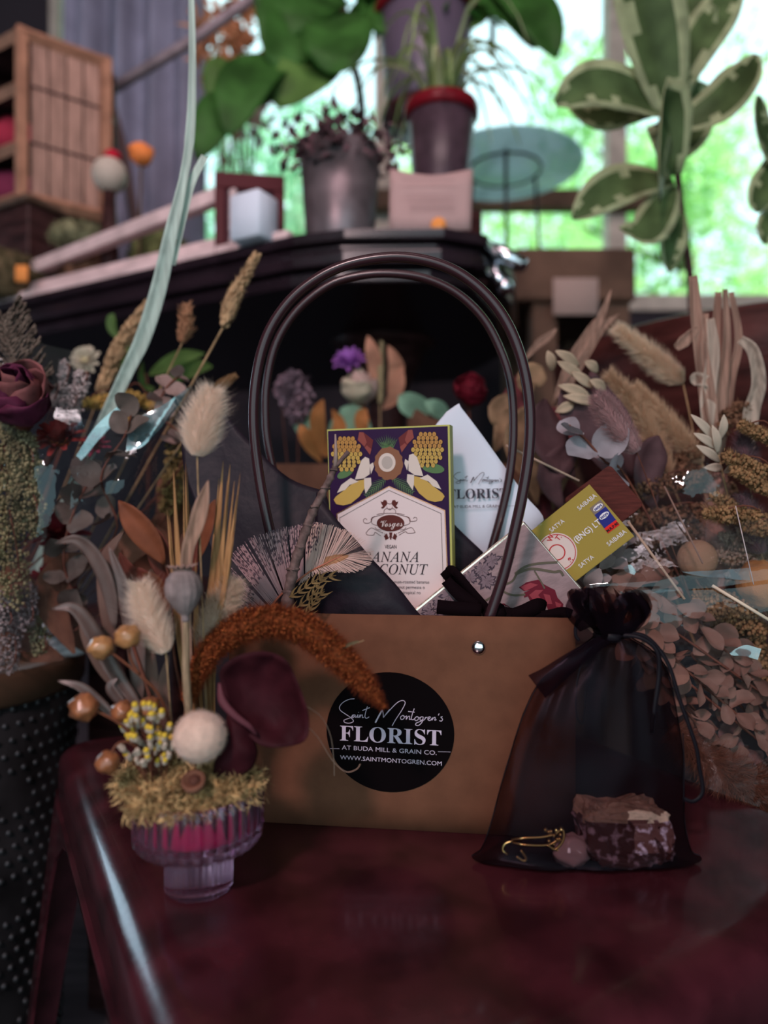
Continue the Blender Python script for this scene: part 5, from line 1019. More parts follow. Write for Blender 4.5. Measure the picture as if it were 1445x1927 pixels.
for st in ([(962, 1580, .46), (985, 1577, .457), (1020, 1575, .456), (1045, 1570, .456)], [(962, 1585, .46), (990, 1590, .456), (1030, 1590, .456), (1050, 1580, .456)], [(1045, 1570, .456), (1058, 1560, .456), (1060, 1580, .455), (1045, 1598, .455), (1030, 1590, .455)], [(965, 1582, .459), (950, 1588, .459), (946, 1600, .459), (955, 1608, .459)], [(980, 1600, .457), (990, 1615, .457), (985, 1620, .457), (972, 1612, .457)], [(1030, 1590, .456), (1050, 1600, .456), (1062, 1590, .456), (1050, 1575, .456)]): b.tube(cr(PP(*st), 5), .0008, 6)
b.build('wire_frame', mgd, t)
b = MB()
for k in range(14): b.ball(P(1040+R(-14, 16), 1572+R(-14, 18), .456+R(-.003, .003)), .0012, 6, 5)
b.build('beads', mgd, t)
# ================================================================ bouquets: generic makers
random.seed(77)
m_cel = film('clear_cellophane', (.985, .988, 1), .08, .035, gloss=(.85, .97, 1))
def stem(t, pts, r=.001, m=None): b = MB(); b.tube(cr(pts, 6), r, 6); return b.build('stem', m or m_rstem, t)
def spike(label, pts, foot, r, ln, m, n=1400, name='grass_spike', cat='dried grass', group=None, seeds=0, ms=None, lean=1.2, w_=.0003, sr=.0009, core=.6):
    c = cr(pts, 8); L = len(c); t = thing(name, label, cat, foot, group)
    rad = lambda s: r*math.sin(math.pi*min(1, .10+.82*s))**.6*(1-.35*s)
    b = MB(); b.tube(c, [max(.0004, rad(i/(L-1))*core) for i in range(L)], 9); b.hairs(c, (lambda s: rad(s)*core*1.4), n, ln, lean, w_)
    if seeds:
        T_, U_ = frames(c)
        for _ in range(seeds):
            s = random.random()*(L-1); i = min(int(s), L-2); a = R(0, 6.283); d = U_[i]*math.cos(a)+T_[i].cross(U_[i])*math.sin(a)
            b.ball(c[i].lerp(c[i+1], s-i)+d*rad(s/(L-1))*.8, r*.24, 5, 4, (1, 1, 1.8), axm((d*.6+T_[i]).normalized()))
    b.build('seed_head', m, t); stem(t, [V(foot), V(foot).lerp(pts[0], .5), pts[0], c[2]], sr, ms or m_stem); return t
def roundleaves(label, path, foot, m, r, n, name='eucalyptus_branch', cat='dried leaves', oval=1.0, group=None, prune=None, pairs=True, sm=None, jit=.5, fold=.25, cupw=.3):
    c = cr(path, 10); L = len(c); t = thing(name, label, cat, foot, group); stem(t, [V(foot), V(foot).lerp(path[0], .5), *path], .0011, sm)
    b = MB(); T_, U_ = frames(c)
    for k in range(n):
        s = (k+.5)/n*(L-1); i = min(int(s), L-2); p = c[i].lerp(c[i+1], s-i); a0 = k*1.35
        for sd in ((0, math.pi) if pairs else (0,)):
            a = a0+sd+R(-.4, .4); d = U_[i]*math.cos(a)+T_[i].cross(U_[i])*math.sin(a); d = (d+T_[i]*R(.2, .9)+rv()*jit*.5).normalized(); rr = r*R(.7, 1.15)*(1-.35*k/n)
            q = d.orthogonal().normalized(); mid = p+d*rr+q*rr*R(-.25, .25); up = (V((0, -1, .35))+rv()*jit).normalized()
            b.leaf([p, mid, p+d*rr*2*oval+q*rr*R(-.4, .2)], rr*(1.15 if name == 'leafy_branch' else 1.7), up, fold*R(.2, 1), 8, (lambda q_: math.sin(math.pi*min(1, .04+q_*.94))**.55) if name != 'leafy_branch' else (lambda q_: math.sin(math.pi*min(1, .03+q_**1.25*.95))**.8), .04, cup=cupw*R(-.5, 1), cross=5)
    b.build('leaves', m, t); return t
def sorghum(label, blobs, foot, m, n=260, br=.0022, name='dried_cluster', cat='dried flower', group=None, path=None, nb=None):
    """branching head made of many tiny nubs; blobs = (centre, dir, length, r)"""
    t = thing(name, label, cat, foot, group); b = MB(); bs = MB()
    for c, d, l, r in blobs:
        d = d.normalized(); e = c+d*l; bs.tube(cr([V(foot).lerp(c, .3), c, e]), .0007, 5)
        for _ in range(n):
            s = random.random(); rr = r*math.sin(math.pi*(.12+.8*s))**.6; b.ball(c+d*l*s+rv()*rr*R(.5, 1), br*R(.5, 1), 5, 4)
        q = [c+d*l*k/6 for k in range(7)]; b.hairs(q, lambda s: r*.8, n*2, br*2.2, .6, br*.12)
    bs.build('stems', m_rstem, t); b.build('nubs', m, t); return t
def rose(label, c, r, m, foot, m2=None, name='dried_rose', up=V((0, -.3, 1)), group=None):
    t = thing(name, label, 'dried flower', foot, group); up = up.normalized(); X = up.orthogonal().normalized(); Y = up.cross(X)
    for k in range(13):
        lay = k/13; a = k*2.4; o_ = X*math.cos(a)+Y*math.sin(a); rr = r*(.25+.75*lay); b = MB()
        b.leaf([c-up*r*.75+o_*rr*.15, c-up*r*.3+o_*rr*.85, c+up*r*(.35-.25*lay)+o_*rr*.95, c+up*r*(.75-.45*lay)+o_*rr*(.6+.4*lay)], r*1.35*(.5+.5*lay), o_, -.1, 10, lambda s: (.35+.65*math.sin(math.pi*min(1, .1+s*.75)))*(1 if s < .9 else .8), .10, cup=-.5, cross=7)
        b.build('petal', m if k % 3 or not m2 else m2, t, solid=.0003)
    b = MB(); b.ball(c-up*r*.75, r*.28, 8, 6); b.build('calyx', m_rstem, t); stem(t, [V(foot), V(foot).lerp(c, .6), c-up*r*.8], .0014); return t
def straw(label, c, r, m, foot, mc, up=V((0, -.6, .8)), n=34, name='strawflower', group=None):
    t = thing(name, label, 'dried flower', foot, group); up = up.normalized(); X = up.orthogonal().normalized(); Y = up.cross(X); b = MB()
    for k in range(n):
        lay = k/n; a = k*2.4; o_ = X*math.cos(a)+Y*math.sin(a); b.leaf([c+o_*r*.15, c+o_*r*(.35+.3*lay)+up*r*(.55-.4*lay), c+o_*r*(.55+.5*lay)+up*r*(.85-.75*lay)], r*.38, up, .2, 5, lambda s: (1-s*.85)**.5, cross=3)
    b.build('petals', m, t); b = MB(); b.ball(c+up*r*.1, r*.35, 10, 8, (1, 1, .6)); b.build('centre', mc, t); stem(t, [V(foot), V(foot).lerp(c, .6), c], .001); return t
def wrap(label, rowsets, name='cellophane_wrap', m=None, nu=20, nv=16, amp=.004, fs=22, base=None):
    t = thing(name, label, 'wrapping', base)
    for k, rows in enumerate(rowsets): b = MB(); sheet(b, [PP(*r) for r in rows], nu, nv, amp, fs, k+3, .85); b.build('film', m or m_cel, t, smooth=True)
    return t
# ================================================================ left: metal tub with wrapped bunches
bx, by_, brad, bz1 = -.525, .83, .160, .510
m_tub = mat('black_tub_metal', (.022, .020, .022), .42, metal=.4, var=.5, vs=14); m_lip = mat('bronze_lip', (.10, .055, .035), .4, metal=.3)
t = thing('metal_tub', 'tall dark metal tub studded with rows of bumps at the lower left', 'tub', (bx, by_, 0))
b = MB(); b.lathe([(brad*.80, 0), (brad*.82, .01), (brad*.985, bz1-.03), (brad*.95, bz1-.03), (brad*.78, .02), (.001, .02)], (bx, by_, .001), 56); b.build('body', m_tub, t)
b = MB(); b.lathe([(brad*.985, -.035), (brad*1.02, -.03), (brad*1.03, -.004), (brad*1.0, .003), (brad*.95, 0), (brad*.95, -.03)], (bx, by_, bz1), 56); b.build('rim', m_lip, t)
b = MB(); random.seed(2)
for j in range(26):
    z = .06+j*.0165; rr = brad*(.82+.165*z/bz1)
    for i in range(64):
        a = 2*math.pi*(i+(j % 2)*.5)/64
        if (i//2) % 3 == 2 and j % 7 > 4: continue
        if math.sin(a) > .5: continue
        d = V((math.cos(a), math.sin(a), 0)); b.ball(V((bx, by_, z))+d*rr, .0036, 7, 5)
b.build('stud_pattern', mat('tub_stud', (.055, .055, .06), .4, metal=.5), t)
def tubf(dx=0, dy=0): return V((bx+.045+dx, by_-.01+dy, .53))
o = MB()
for k in range(16): a = k*2.4; o.ball(V((bx+.06+math.cos(a)*.018*math.sqrt(k), by_-.03+math.sin(a)*.015*math.sqrt(k), .43+R(0, .012))), .015, 9, 6, (1.3, 1, .6))
q = V((bx, by_, .42))
b = MB(); b.lathe([(.001, .0), (brad*.90, 0), (brad*.90, -.01), (.001, -.01)], (bx, by_, .418), 30); tag(b.build('moss_bed', m_moss, loc=(bx, by_, .40)), 'dark bed of moss inside the studded tub', 'moss')
for k in range(7):
    px, py = 95+k % 3*22+R(-4, 4), 1178+k*9; b = MB(); c = P(px, py, .80+.006*k); b.ball(c, .0125, 10, 8, (1.5, 1, .6)); o = b.build('white_pebble', mat('white_stone', (.42, .44, .47), .5), loc=c-V((0, 0, .007))); tag(o, 'smooth white pebble inside the studded tub', 'pebble', 'white pebbles in the studded tub')
m_mar = mat('maroon_petal', (.11, .02, .05), .6, var=.45, vs=50, tl=.15); m_mar2 = mat('maroon_petal_tan', (.20, .07, .07), .6, var=.4, vs=50, tl=.15)
rose('large dried maroon rose at the left edge', P(30, 745, .64), .040, m_mar, tubf(-.06, -.05), m_mar2, up=V((.15, -.6, .5)))
m_cyp = mat('cypress_brown', (.10, .075, .06), .75, var=.5, vs=120)
t = thing('cypress_sprig', 'dark feathery cypress sprig standing at the top left above the maroon rose', 'dried sprig', tubf(-.05, 0)); c = cr(PP((60, 860, .68), (45, 740, .68), (20, 650, .68), (8, 600, .68)), 10); b = MB(); b.tube(c, .0012, 6)
for i in range(6, len(c)):
    for s in (1, -1):
        d = V((s*.7, R(-.3, .3), 1)).normalized(); L_ = .042*(1-.5*i/len(c)); q = [c[i], c[i]+d*L_*.5, c[i]+d*L_+V((s*.004, 0, .004))]; b.tube(q, [.0011, .0005], 5)
        for k in range(10): p = q[0].lerp(q[-1], k/10); b.ball(p+rv()*.0014, .0015, 5, 4, (1, 1, 2), axm(d))
b.build('scaly_twigs', m_cyp, t)
m_sol = mat('sage_tan_nubs', (.21, .175, .095), .9, var=.5, vs=60)
sorghum('upright sage green fluffy flower cluster at the left edge below the maroon rose', [(P(28, 1130, .66), V((-.10, 0, 1)), .13, .020), (P(60, 1000, .66), V((-.15, 0, 1)), .06, .016), (P(8, 1040, .665), V((0, 0, 1)), .10, .020), (P(50, 900, .66), V((-.1, 0, 1)), .04, .016), (P(20, 830, .66), V((0, 0, 1)), .03, .012)], tubf(-.05, -.04), m_sol, 520, .0021)
m_hea = mat('lavender_grey_nubs', (.24, .19, .19), .9, var=.4, vs=70)
sorghum('greyish pink heather spikes at the lower left edge', [(P(15, 1260, .68), V((.05, 0, 1)), .06, .014), (P(45, 1180, .68), V((.1, 0, 1)), .04, .012), (P(10, 1180, .67), V((-.1, 0, 1)), .03, .012)], tubf(-.07, -.03), m_hea, 300, .0018)
sorghum('slim sage spike hanging low at the left, above the tub', [(P(75, 1290-60, .70), V((-.05, 0, 1)), .04, .010), (P(60, 1190, .70), V((.05, 0, 1)), .03, .009)], tubf(-.03, -.04), mat('olive_nubs', (.20, .18, .10), .9, var=.4, vs=70), 220, .0018)
sorghum('pale grey heather tips beside the cellophane at the left', [(P(118, 735, .72), V((.05, 0, 1)), .030, .0055), (P(100, 760, .72), V((-.2, 0, 1)), .018, .005), (P(150, 740, .72), V((.1, 0, 1)), .02, .010), (P(130, 790, .72), V((.1, 0, 1)), .03, .014)], tubf(-.02, 0), mat('pale_grey_nubs', (.46, .38, .37), .9, var=.3, vs=70), 170, .0018)
sorghum('mustard yellow statice behind the long pale blade', [(P(160, 760, .80), V((1, 0, .1)), .06, .010), (P(210, 790, .80), V((1, 0, -.1)), .05, .010), (P(230, 740, .82), V((1, 0, -.4)), .04, .009)], tubf(0, .04), mat('mustard_nubs', (.42, .27, .08), .9, var=.4, vs=70), 240, .0020, name='yellow_statice')
sorghum('dull ochre cluster behind the cellophane left of the tissue paper', [(P(330, 890, .76), V((.1, 0, 1)), .05, .016), (P(320, 960, .76), V((.1, 0, 1)), .04, .016)], tubf(.08, .03), mat('ochre_nubs', (.22, .15, .06), .9, var=.5, vs=70), 300, .0022, name='yellow_statice')
m_euc = mat('grey_eucalyptus', (.115, .088, .076), .45, var=.3, vs=40, tl=.1)
roundleaves('grey brown eucalyptus branch with round leaves across the left bunch', PP((215, 1010, .68), (190, 900, .66), (235, 820, .65), (250, 770, .66)), tubf(.02, -.03), m_euc, .0165, 5)
roundleaves('grey brown eucalyptus branch hanging low beside the red strawflowers', PP((150, 1180, .70), (120, 1060, .69), (140, 960, .68), (190, 870, .68)), tubf(0, -.02), m_euc, .0155, 6)
roundleaves('grey pink eucalyptus leaves above the cyan cellophane fold', PP((350, 860, .74), (300, 780, .73), (310, 735, .72), (345, 700, .72)), tubf(.07, .0), mat('pinkish_eucalyptus', (.30, .20, .18), .5, var=.3, vs=40, tl=.15), .0135, 5)
m_rs = mat('red_straw', (.17, .022, .02), .6, var=.5, vs=80, tl=.1); m_or = mat('orange_centre', (.62, .16, .05), .6)
straw('dark red strawflower with an orange centre in the left bunch', P(115, 835, .68), .026, m_rs, tubf(-.02, -.03), m_or); straw('small crimson strawflower bud behind the eucalyptus leaves', P(180, 845, .69), .016, mat('crimson_straw', (.16, .02, .045), .6, var=.4, vs=80), tubf(0, -.02), m_rs)
straw('deep red strawflower low in the left bunch, above the grey leaves', P(120, 1010, .72), .030, mat('deep_red_straw', (.14, .010, .016), .6, var=.4, vs=80), tubf(-.02, -.01), m_rs); straw('deep red strawflower nearest the studded tub rim', P(95, 1110, .74), .028, MC['deep_red_straw'], tubf(-.03, 0), m_rs)
straw('blurred cream round flower beside the green leaves at the left', P(163, 680, .98), .022, mat('cream_straw', (.50, .44, .34), .8), tubf(.0, .08), mat('cream_centre', (.42, .36, .22), .8), up=V((0, -1, .3)))
m_bl1 = mat('brown_leaf', (.13, .055, .035), .6, var=.4, vs=40, tl=.15)
t = thing('brown_leaf_branch', 'dark brown broad leaves behind the grey curling leaves at the left', 'dried leaves', tubf(.05, -.02)); stem(t, [tubf(.05, -.02), P(200, 1150, .70), P(230, 1030, .72)])
for pts, wd in (([(140, 1230, .70), (100, 1130, .70), (130, 1070, .70), (180, 1050, .70)], .035), ([(210, 1120, .72), (240, 1040, .72), (290, 1010, .72), (320, 1050, .72)], .03), ([(160, 1180, .72), (60, 1120, .71), (20, 1090, .71), (0, 1130, .71)], .03), ([(250, 1200, .74), (300, 1130, .74), (330, 1080, .74), (350, 1000, .74)], .035), ([(120, 1240, .70), (60, 1220, .70), (30, 1200, .70), (10, 1160, .7)], .03), ([(200, 1240, .76), (150, 1180, .76), (120, 1120, .76), (90, 1000, .76)], .04), ([(300, 1180, .78), (280, 1080, .78), (330, 980, .78), (300, 900, .78)], .05)): b = MB(); b.leaf(PP(*pts), wd, V((0, -1, .2)), .2, 12, None, .04); b.build('leaf', m_bl1, t)
m_ws = mat('wheat_head', (.46, .30, .17), .8, var=.3, vs=90, tl=.2)
spike('tall tan grass spike with a tapering head, right of the long pale blade', PP((422, 612, .74), (440, 560, .74), (484, 478, .74)), tubf(.09, .01), .0085, .008, m_ws, 1500, seeds=260, sr=.0012)
spike('blurred tan grass spike left of the long pale blade', PP((190, 735, .86), (230, 645, .86), (278, 572, .86)), tubf(.02, .05), .011, .008, m_ws, 1000, seeds=200)
spike('tiny loose wheat ear between the pale blade and the tall spike', PP((343, 645, .78), (350, 610, .78), (352, 572, .78)), tubf(.07, .03), .0085, .012, mat('rusty_wheat', (.40, .21, .12), .8, tl=.2), 130, seeds=40, w_=.0012)
spike('short brown furry seed head beside the tall cream bunny tail', PP((405, 740, .70), (420, 722, .70), (445, 706, .70)), tubf(.10, -.02), .0075, .004, mat('brown_fur', (.25, .14, .07), .9), 900)
m_blade = mat('pale_green_blade', (.54, .64, .58), .45, var=.2, vs=30, stretch=(8, 8, .6), tl=.35); m_bk = mat('blade_back', (.26, .18, .09), .6)
t = thing('long_blade', 'tall pale green split grass blade rising from the left bunch', 'dried blade', tubf(.03, .02))
b = MB(); b.leaf([tubf(.03, .02), P(218, 745, .735), P(268, 640, .72), P(300, 540, .71), P(322, 440, .70), P(345, 340, .70), P(358, 250, .70), P(362, 130, .70), P(360, -20, .70)], .0155, V((.35, -1, 0)), .30, 48, lambda s: (.55+.45*math.sin(math.pi*min(1, s*1.6))) if s < .72 else max(.22, .62*(1-(s-.72)*1.6)), 0, cross=5); b.build('blade', m_blade, t, solid=.0004)
b = MB(); b.leaf(PP((328, 500, .705), (345, 420, .705), (362, 350, .705), (388, 296, .705)), .010, V((-.3, -1, 0)), .3, 16, lambda s: .3+.7*math.sin(math.pi*min(1, .1+s*.6)), 0, cross=5); b.build('split_tip', m_blade, t, solid=.0004)
b = MB(); b.leaf(PP((222, 742, .737), (275, 640, .725), (308, 540, .715), (332, 450, .706)), .012, V((-.5, -1, 0)), .3, 20, lambda s: .5+.4*math.sin(math.pi*s), 0, cross=3); b.build('brown_back', m_bk, t, solid=.0004)
m_fgr = mat('fresh_green', (.12, .21, .06), .5, var=.3, vs=20, tl=.35)
t = thing('green_plant', 'fresh green leaves glimpsed behind the long pale blade at the left', 'plant', V((-.33, .98, .50)))
for pts, wd in (([(250, 700, .98), (235, 680, .96), (232, 650, .95), (240, 625, .95)], .028), ([(280, 705, .98), (310, 690, .97), (345, 672, .96), (385, 665, .95)], .022), ([(290, 730, .98), (268, 730, .95), (262, 710, .95), (268, 680, .95)], .025), ([(300, 725, .98), (340, 705, .97), (375, 690, .96), (400, 690, .95)], .022), ([(225, 640, 1.0), (212, 620, 1.0), (210, 600, 1.0), (214, 590, 1.0)], .014)): b = MB(); b.leaf(PP(*pts), wd, n=12); b.build('leaf', m_fgr, t)
stem(t, [V((-.33, .98, .50)), P(280, 760, .99), P(260, 690, .98)])
wrap('crinkled clear cellophane around the bunches in the studded tub', [
    [[(-20, 600, .70), (60, 640, .71), (140, 662, .73)], [(0, 800, .64), (80, 800, .64), (150, 780, .66)], [(10, 1000, .63), (80, 1000, .62), (150, 960, .64)], [(20, 1220, .66), (80, 1230, .66), (140, 1210, .68)]],
    [[(120, 780, .66), (250, 790, .66), (362, 722, .68)], [(130, 900, .63), (230, 900, .62), (300, 840, .66)], [(130, 1020, .63), (220, 1010, .64), (290, 1000, .66)], [(130, 1220, .67), (190, 1220, .68), (240, 1230, .70)]]], base=V((bx+.03, by_, .43)))
m_bluef = film('folded_cellophane', (.70, .85, .9), .6, .10, dens=.12, dcol=(.30, .55, .60), gloss=(.8, 1, 1), bst=.1)
wrap('shiny cyan folded edge of cellophane above the eucalyptus leaves', [[[(245, 790, .655), (300, 765, .66), (362, 724, .675)], [(235, 850, .645), (275, 835, .65), (330, 770, .67)]], [[(225, 760, .66), (180, 800, .655), (140, 858, .65)], [(240, 775, .66), (195, 815, .655), (150, 868, .65)]]], m=m_bluef, amp=.0025, base=V((bx+.05, by_, .43)))
# ================================================================ behind the bag: wrapped posies in a cardboard box
m_kc = mat('brown_cardboard', (.105, .050, .032), .8, var=.15, vs=40)
t = thing('cardboard_box', 'open brown cardboard box holding posies on the low bench behind the bag', 'box', (-.03, 1.05, .552))
b = MB(); x0, x1, y0, y1, z0, z1 = -.22, .24, .96, 1.14, .552, .745
for a, c in (((x0, y0), (x1, y0)), ((x1, y0), (x1, y1)), ((x1, y1), (x0, y1)), ((x0, y1), (x0, y0))): b.add([(a[0], a[1], z0), (c[0], c[1], z0), (c[0], c[1], z1), (a[0], a[1], z1)], [(0, 1, 2, 3)])
b.add([(x0, y0, z0), (x1, y0, z0), (x1, y1, z0), (x0, y1, z0)], [(0, 1, 2, 3)]); b.build('carton', m_kc, t, smooth=False, solid=.004)
def cb_(px, D=1.04): return V(((px-CX)/FPX*D, D, .60))
m_vio = mat('violet_petal', (.34, .13, .46), .7, tl=.3); m_pky = mat('pink_cream_petal', (.52, .36, .32), .7, tl=.25)
straw('violet flower in the blurred posy seen through the bag handles', P(658, 688, 1.04), .028, m_vio, cb_(668), mat('violet_centre', (.45, .25, .55), .8), up=V((-.1, -.6, .9)))
rose('pink cream dried rose below the violet flower, through the handles', P(676, 730, 1.03), .036, m_pky, cb_(690), mat('cream_petal2', (.55, .47, .35), .7, tl=.25))
t = thing('peach_leaves', 'peach coloured dried leaves at the right of the blurred posy', 'dried leaves', cb_(720))
for pts, wd in (([(700, 740, 1.04), (705, 690, 1.03), (700, 660, 1.02), (692, 632, 1.02)], .022), ([(730, 740, 1.04), (745, 700, 1.03), (745, 680, 1.02), (730, 650, 1.02)], .024), ([(720, 770, 1.04), (740, 750, 1.03), (752, 720, 1.02), (756, 690, 1.02)], .02)): b = MB(); b.leaf(PP(*pts), wd, n=10); b.build('leaf', mat('peach_leaf', (.50, .24, .16), .7, tl=.25, var=.3), t)
spike('blurred olive grass head in the middle of the posy', PP((715, 760, 1.03), (716, 700, 1.03), (718, 642, 1.03)), cb_(716), .009, .006, mat('olive_fluff', (.26, .21, .12), .9), 500)
t = thing('kraft_cone', 'tan kraft paper cone around the blurred posy behind the chocolate box', 'wrapping', cb_(700)-V((0, 0, .01))); b = MB(); b.lathe([(.004, 0), (.052, .17), (.050, .17)], cb_(700)-V((0, 0, .01)), 18); b.build('cone', mat('tan_kraft', (.20, .13, .10), .8, var=.2), t)
t = thing('orange_leaves', 'orange dried leaves left of the chocolate box, blurred behind it', 'dried leaves', cb_(600, .99))
for pts, wd in (([(610, 860, .99), (600, 820, .98), (598, 780, .97), (608, 752, .97)], .022), ([(612, 860, .99), (630, 830, .98), (640, 800, .97), (625, 770, .97)], .022), ([(605, 870, .99), (585, 840, .98), (572, 815, .97), (565, 800, .97)], .02), ([(690, 830, 1.0), (680, 800, .99), (682, 780, .99), (690, 770, .99)], .02)): b = MB(); b.leaf(PP(*pts), wd, n=10); b.build('leaf', mat('orange_dry_leaf', (.42, .16, .055), .6, tl=.3, var=.3), t)
m_mint = mat('mint_leaf', (.26, .44, .31), .5, tl=.35, var=.25); t = thing('mint_leaves', 'pale mint green leaves blurred behind the orange leaves', 'plant', cb_(650, 1.0))
for pts, wd in (([(660, 850, 1.01), (640, 830, 1.0), (640, 800, 1.0), (650, 770, 1.0)], .035), ([(650, 830, 1.0), (680, 820, 1.0), (668, 780, 1.0), (640, 770, 1.0)], .03), ([(580, 830, 1.0), (570, 800, 1.0), (580, 780, 1.0), (590, 770, 1.0)], .03), ([(800, 790, 1.02), (790, 770, 1.01), (765, 755, 1.0), (750, 745, 1.0)], .035), ([(850, 790, 1.02), (830, 775, 1.01), (815, 765, 1.0), (800, 755, 1.0)], .025)): b = MB(); b.leaf(PP(*pts), wd, n=10); b.build('leaf', m_mint, t)
sorghum('dusky grey purple flower cluster blurred at the left inside the handles', [(P(560, 780, .99), V((-.1, 0, 1)), .05, .026), (P(530, 740, .99), V((.6, 0, .6)), .03, .018)], cb_(560, .99), mat('dusky_nubs', (.20, .13, .16), .9, var=.5, vs=50), 300, .004, name='dusky_flower')
rose('deep red dried rose blurred right of the posy, above the white paper bag', P(885, 735, .98), .030, mat('deep_red_petal', (.16, .010, .022), .6, tl=.2, var=.4, vs=40), cb_(880, .98), None, up=V((0, -.7, .6)))
b = MB(); M = Matrix.Translation(P(880, 860, 1.0)) @ Matrix.Rotation(.3, 4, 'Y'); sheet(b, [PP((770, 760, 1.01), (820, 790, 1.0), (870, 800, .99)), PP((760, 880, 1.01), (830, 900, 1.0), (900, 900, .99))], 10, 6, .002, 12); o = b.build('kraft_sheet', m_kc, loc=P(830, 900, 1.0), solid=.001); tag(o, 'brown kraft sheet corner behind the white paper bag', 'paper')
# ================================================================ right: wrapped dried bunches
def rf(px=1250, py=1500, D=.60): return P(px, py, D)
RB = V((.36, .66, .50))
m_pam = mat('cream_plume', (.78, .62, .47), .9, tl=.3); m_tan = mat('tan_plume', (.62, .43, .29), .9, tl=.3); m_mauve = mat('mauve_fluff', (.34, .19, .19), .9, sheen=.3, tl=.15)
def F(a=0, b_=0, c=0): return RB+V((a, b_, c))
spike('cream feathery plume pointing up left against the dark planter', PP((1285, 720, .74), (1235, 680, .74), (1162, 620, .73)), F(0, .05), .018, .017, m_pam, 3600, w_=.0004, name='pampas_plume', core=.3)
spike('long cream plume leaning left just behind the mauve bunny tail', PP((1260, 900, .70), (1210, 790, .70), (1146, 706, .69)), F(0, .02), .018, .017, m_tan, 3600, w_=.0004, name='pampas_plume', core=.3)
spike('tan plume between the long cream plume and the dried husk leaves', PP((1320, 870, .70), (1260, 800, .70), (1196, 728, .70)), F(.02, .03), .015, .015, m_tan, 3000, w_=.0004, name='pampas_plume', core=.3)
bunny('mauve bunny tail grass head above the incense box', (1120, 742), (1198, 850), .0132, F(-.05, -.03), m_mauve, .60, n=3200, ln=.008, mid=(1150, 785), mstem=m_rstem, loc=F(-.05, -.03))
bunny('dark purple bunny tail in the bunch at the right edge', (1400, 808), (1408, 905), .0115, F(.02, -.01), mat('plum_fluff', (.10, .05, .06), .9, sheen=.3), .62, n=2200, ln=.009, mid=(1402, 860), loc=F(.02, -.01))
bunny('lower dark purple bunny tail at the right edge', (1395, 930), (1432, 1040), .0135, F(.03, -.01), MC['plum_fluff'], .60, n=2200, ln=.009, mid=(1412, 985), loc=F(.03, -.01))
bunny('dusty pink bunny tail behind the cellophane at the right', (1352, 890), (1352, 1110), .0155, F(.01, -.01), mat('dusty_pink_fluff', (.36, .19, .155), .9, sheen=.3), .63, n=2600, ln=.008, mid=(1350, 1000), loc=F(.01, -.01))
b = MB(); c = P(1312, 1052, .61); b.ball(c, .0165, 24, 16); b.hairs([c-V((0, 0, .01)), c, c+V((0, 0, .01))], lambda s: .015, 900, .003, 0, .00015, 1); t = thing('ball_flower', 'tan round button flower behind the cellophane at the right', 'flower', F(0, -.03)); b.build('flower_head', mat('felt_tan', (.34, .19, .12), .95, bump=.8, bs=300), t); stem(t, [F(0, -.03), c-V((0, 0, .02)), c])
b = MB(); c = P(1434, 1100, .585); b.ball(c, .0195, 20, 14, wob=.2); t = thing('ball_flower', 'burnt orange round flower at the right edge under the cellophane fold', 'flower', F(.03, -.04)); b.build('flower_head', mat('felt_orange', (.33, .15, .06), .95, bump=.8, bs=300), t); stem(t, [F(.03, -.04), c-V((0, 0, .02)), c])
m_so = mat('brown_millet', (.22, .125, .06), .9, var=.4, vs=70); m_so2 = mat('dark_millet', (.15, .075, .045), .9, var=.5, vs=70); m_so3 = mat('grey_millet', (.24, .17, .13), .9, var=.4, vs=70)
def sg(label, L, m, n=330, foot=None, **k): sorghum(label, [(P(x0, y0, D), P(x1, y1, D)-P(x0, y0, D), (P(x1, y1, D)-P(x0, y0, D)).length, r) for x0, y0, x1, y1, D, r in L], foot or F(.02, 0), m, n, **k)
sg('golden brown millet spray at the top right edge, over the dark purple bunny tail', [(1460, 830, 1392, 798, .60, .006), (1460, 900, 1362, 855, .585, .0075), (1450, 925, 1380, 880, .585, .0070), (1460, 1010, 1340, 930, .60, .008), (1440, 975, 1325, 965, .585, .0085), (1460, 1000, 1400, 985, .585, .008)], m_so, name='millet_spray')
sg('grey brown millet spray under the cellophane at the right edge', [(1450, 1040, 1360, 1010, .61, .009), (1450, 1070, 1350, 1045, .61, .009), (1450, 1020, 1390, 1000, .60, .008), (1450, 1100, 1370, 1080, .61, .008)], m_so3, name='millet_spray')
sg('dark brown millet mass behind the bamboo sticks at the right', [(1320, 900, 1180, 930, .66, .011), (1330, 960, 1190, 980, .65, .011), (1330, 1000, 1200, 1020, .65, .011), (1280, 870, 1400, 760, .70, .012), (1300, 1080, 1180, 1050, .64, .010), (1380, 930, 1280, 880, .68, .012)], m_so2, 420, name='millet_spray')
sg('rusty millet mass below the cellophane fold at the right edge', [(1440, 1150, 1310, 1120, .60, .010), (1440, 1190, 1330, 1150, .60, .011), (1450, 1240, 1350, 1180, .61, .012), (1450, 1290, 1380, 1200, .61, .011), (1440, 1130, 1320, 1160, .59, .008)], mat('rusty_millet', (.20, .105, .05), .9, var=.5, vs=70), 420, name='millet_spray')
m_sil = mat('silver_eucalyptus', (.36, .33, .36), .4, var=.2, vs=40, tl=.25)
roundleaves('silvery round eucalyptus leaves behind the top of the red brown slab', PP((1180, 900, .62), (1140, 870, .615), (1105, 830, .61), (1070, 800, .61)), F(-.03, -.02), m_sil, .0185, 3)
m_oat = mat('oat_husk', (.54, .42, .30), .6, var=.2, vs=60, tl=.3)
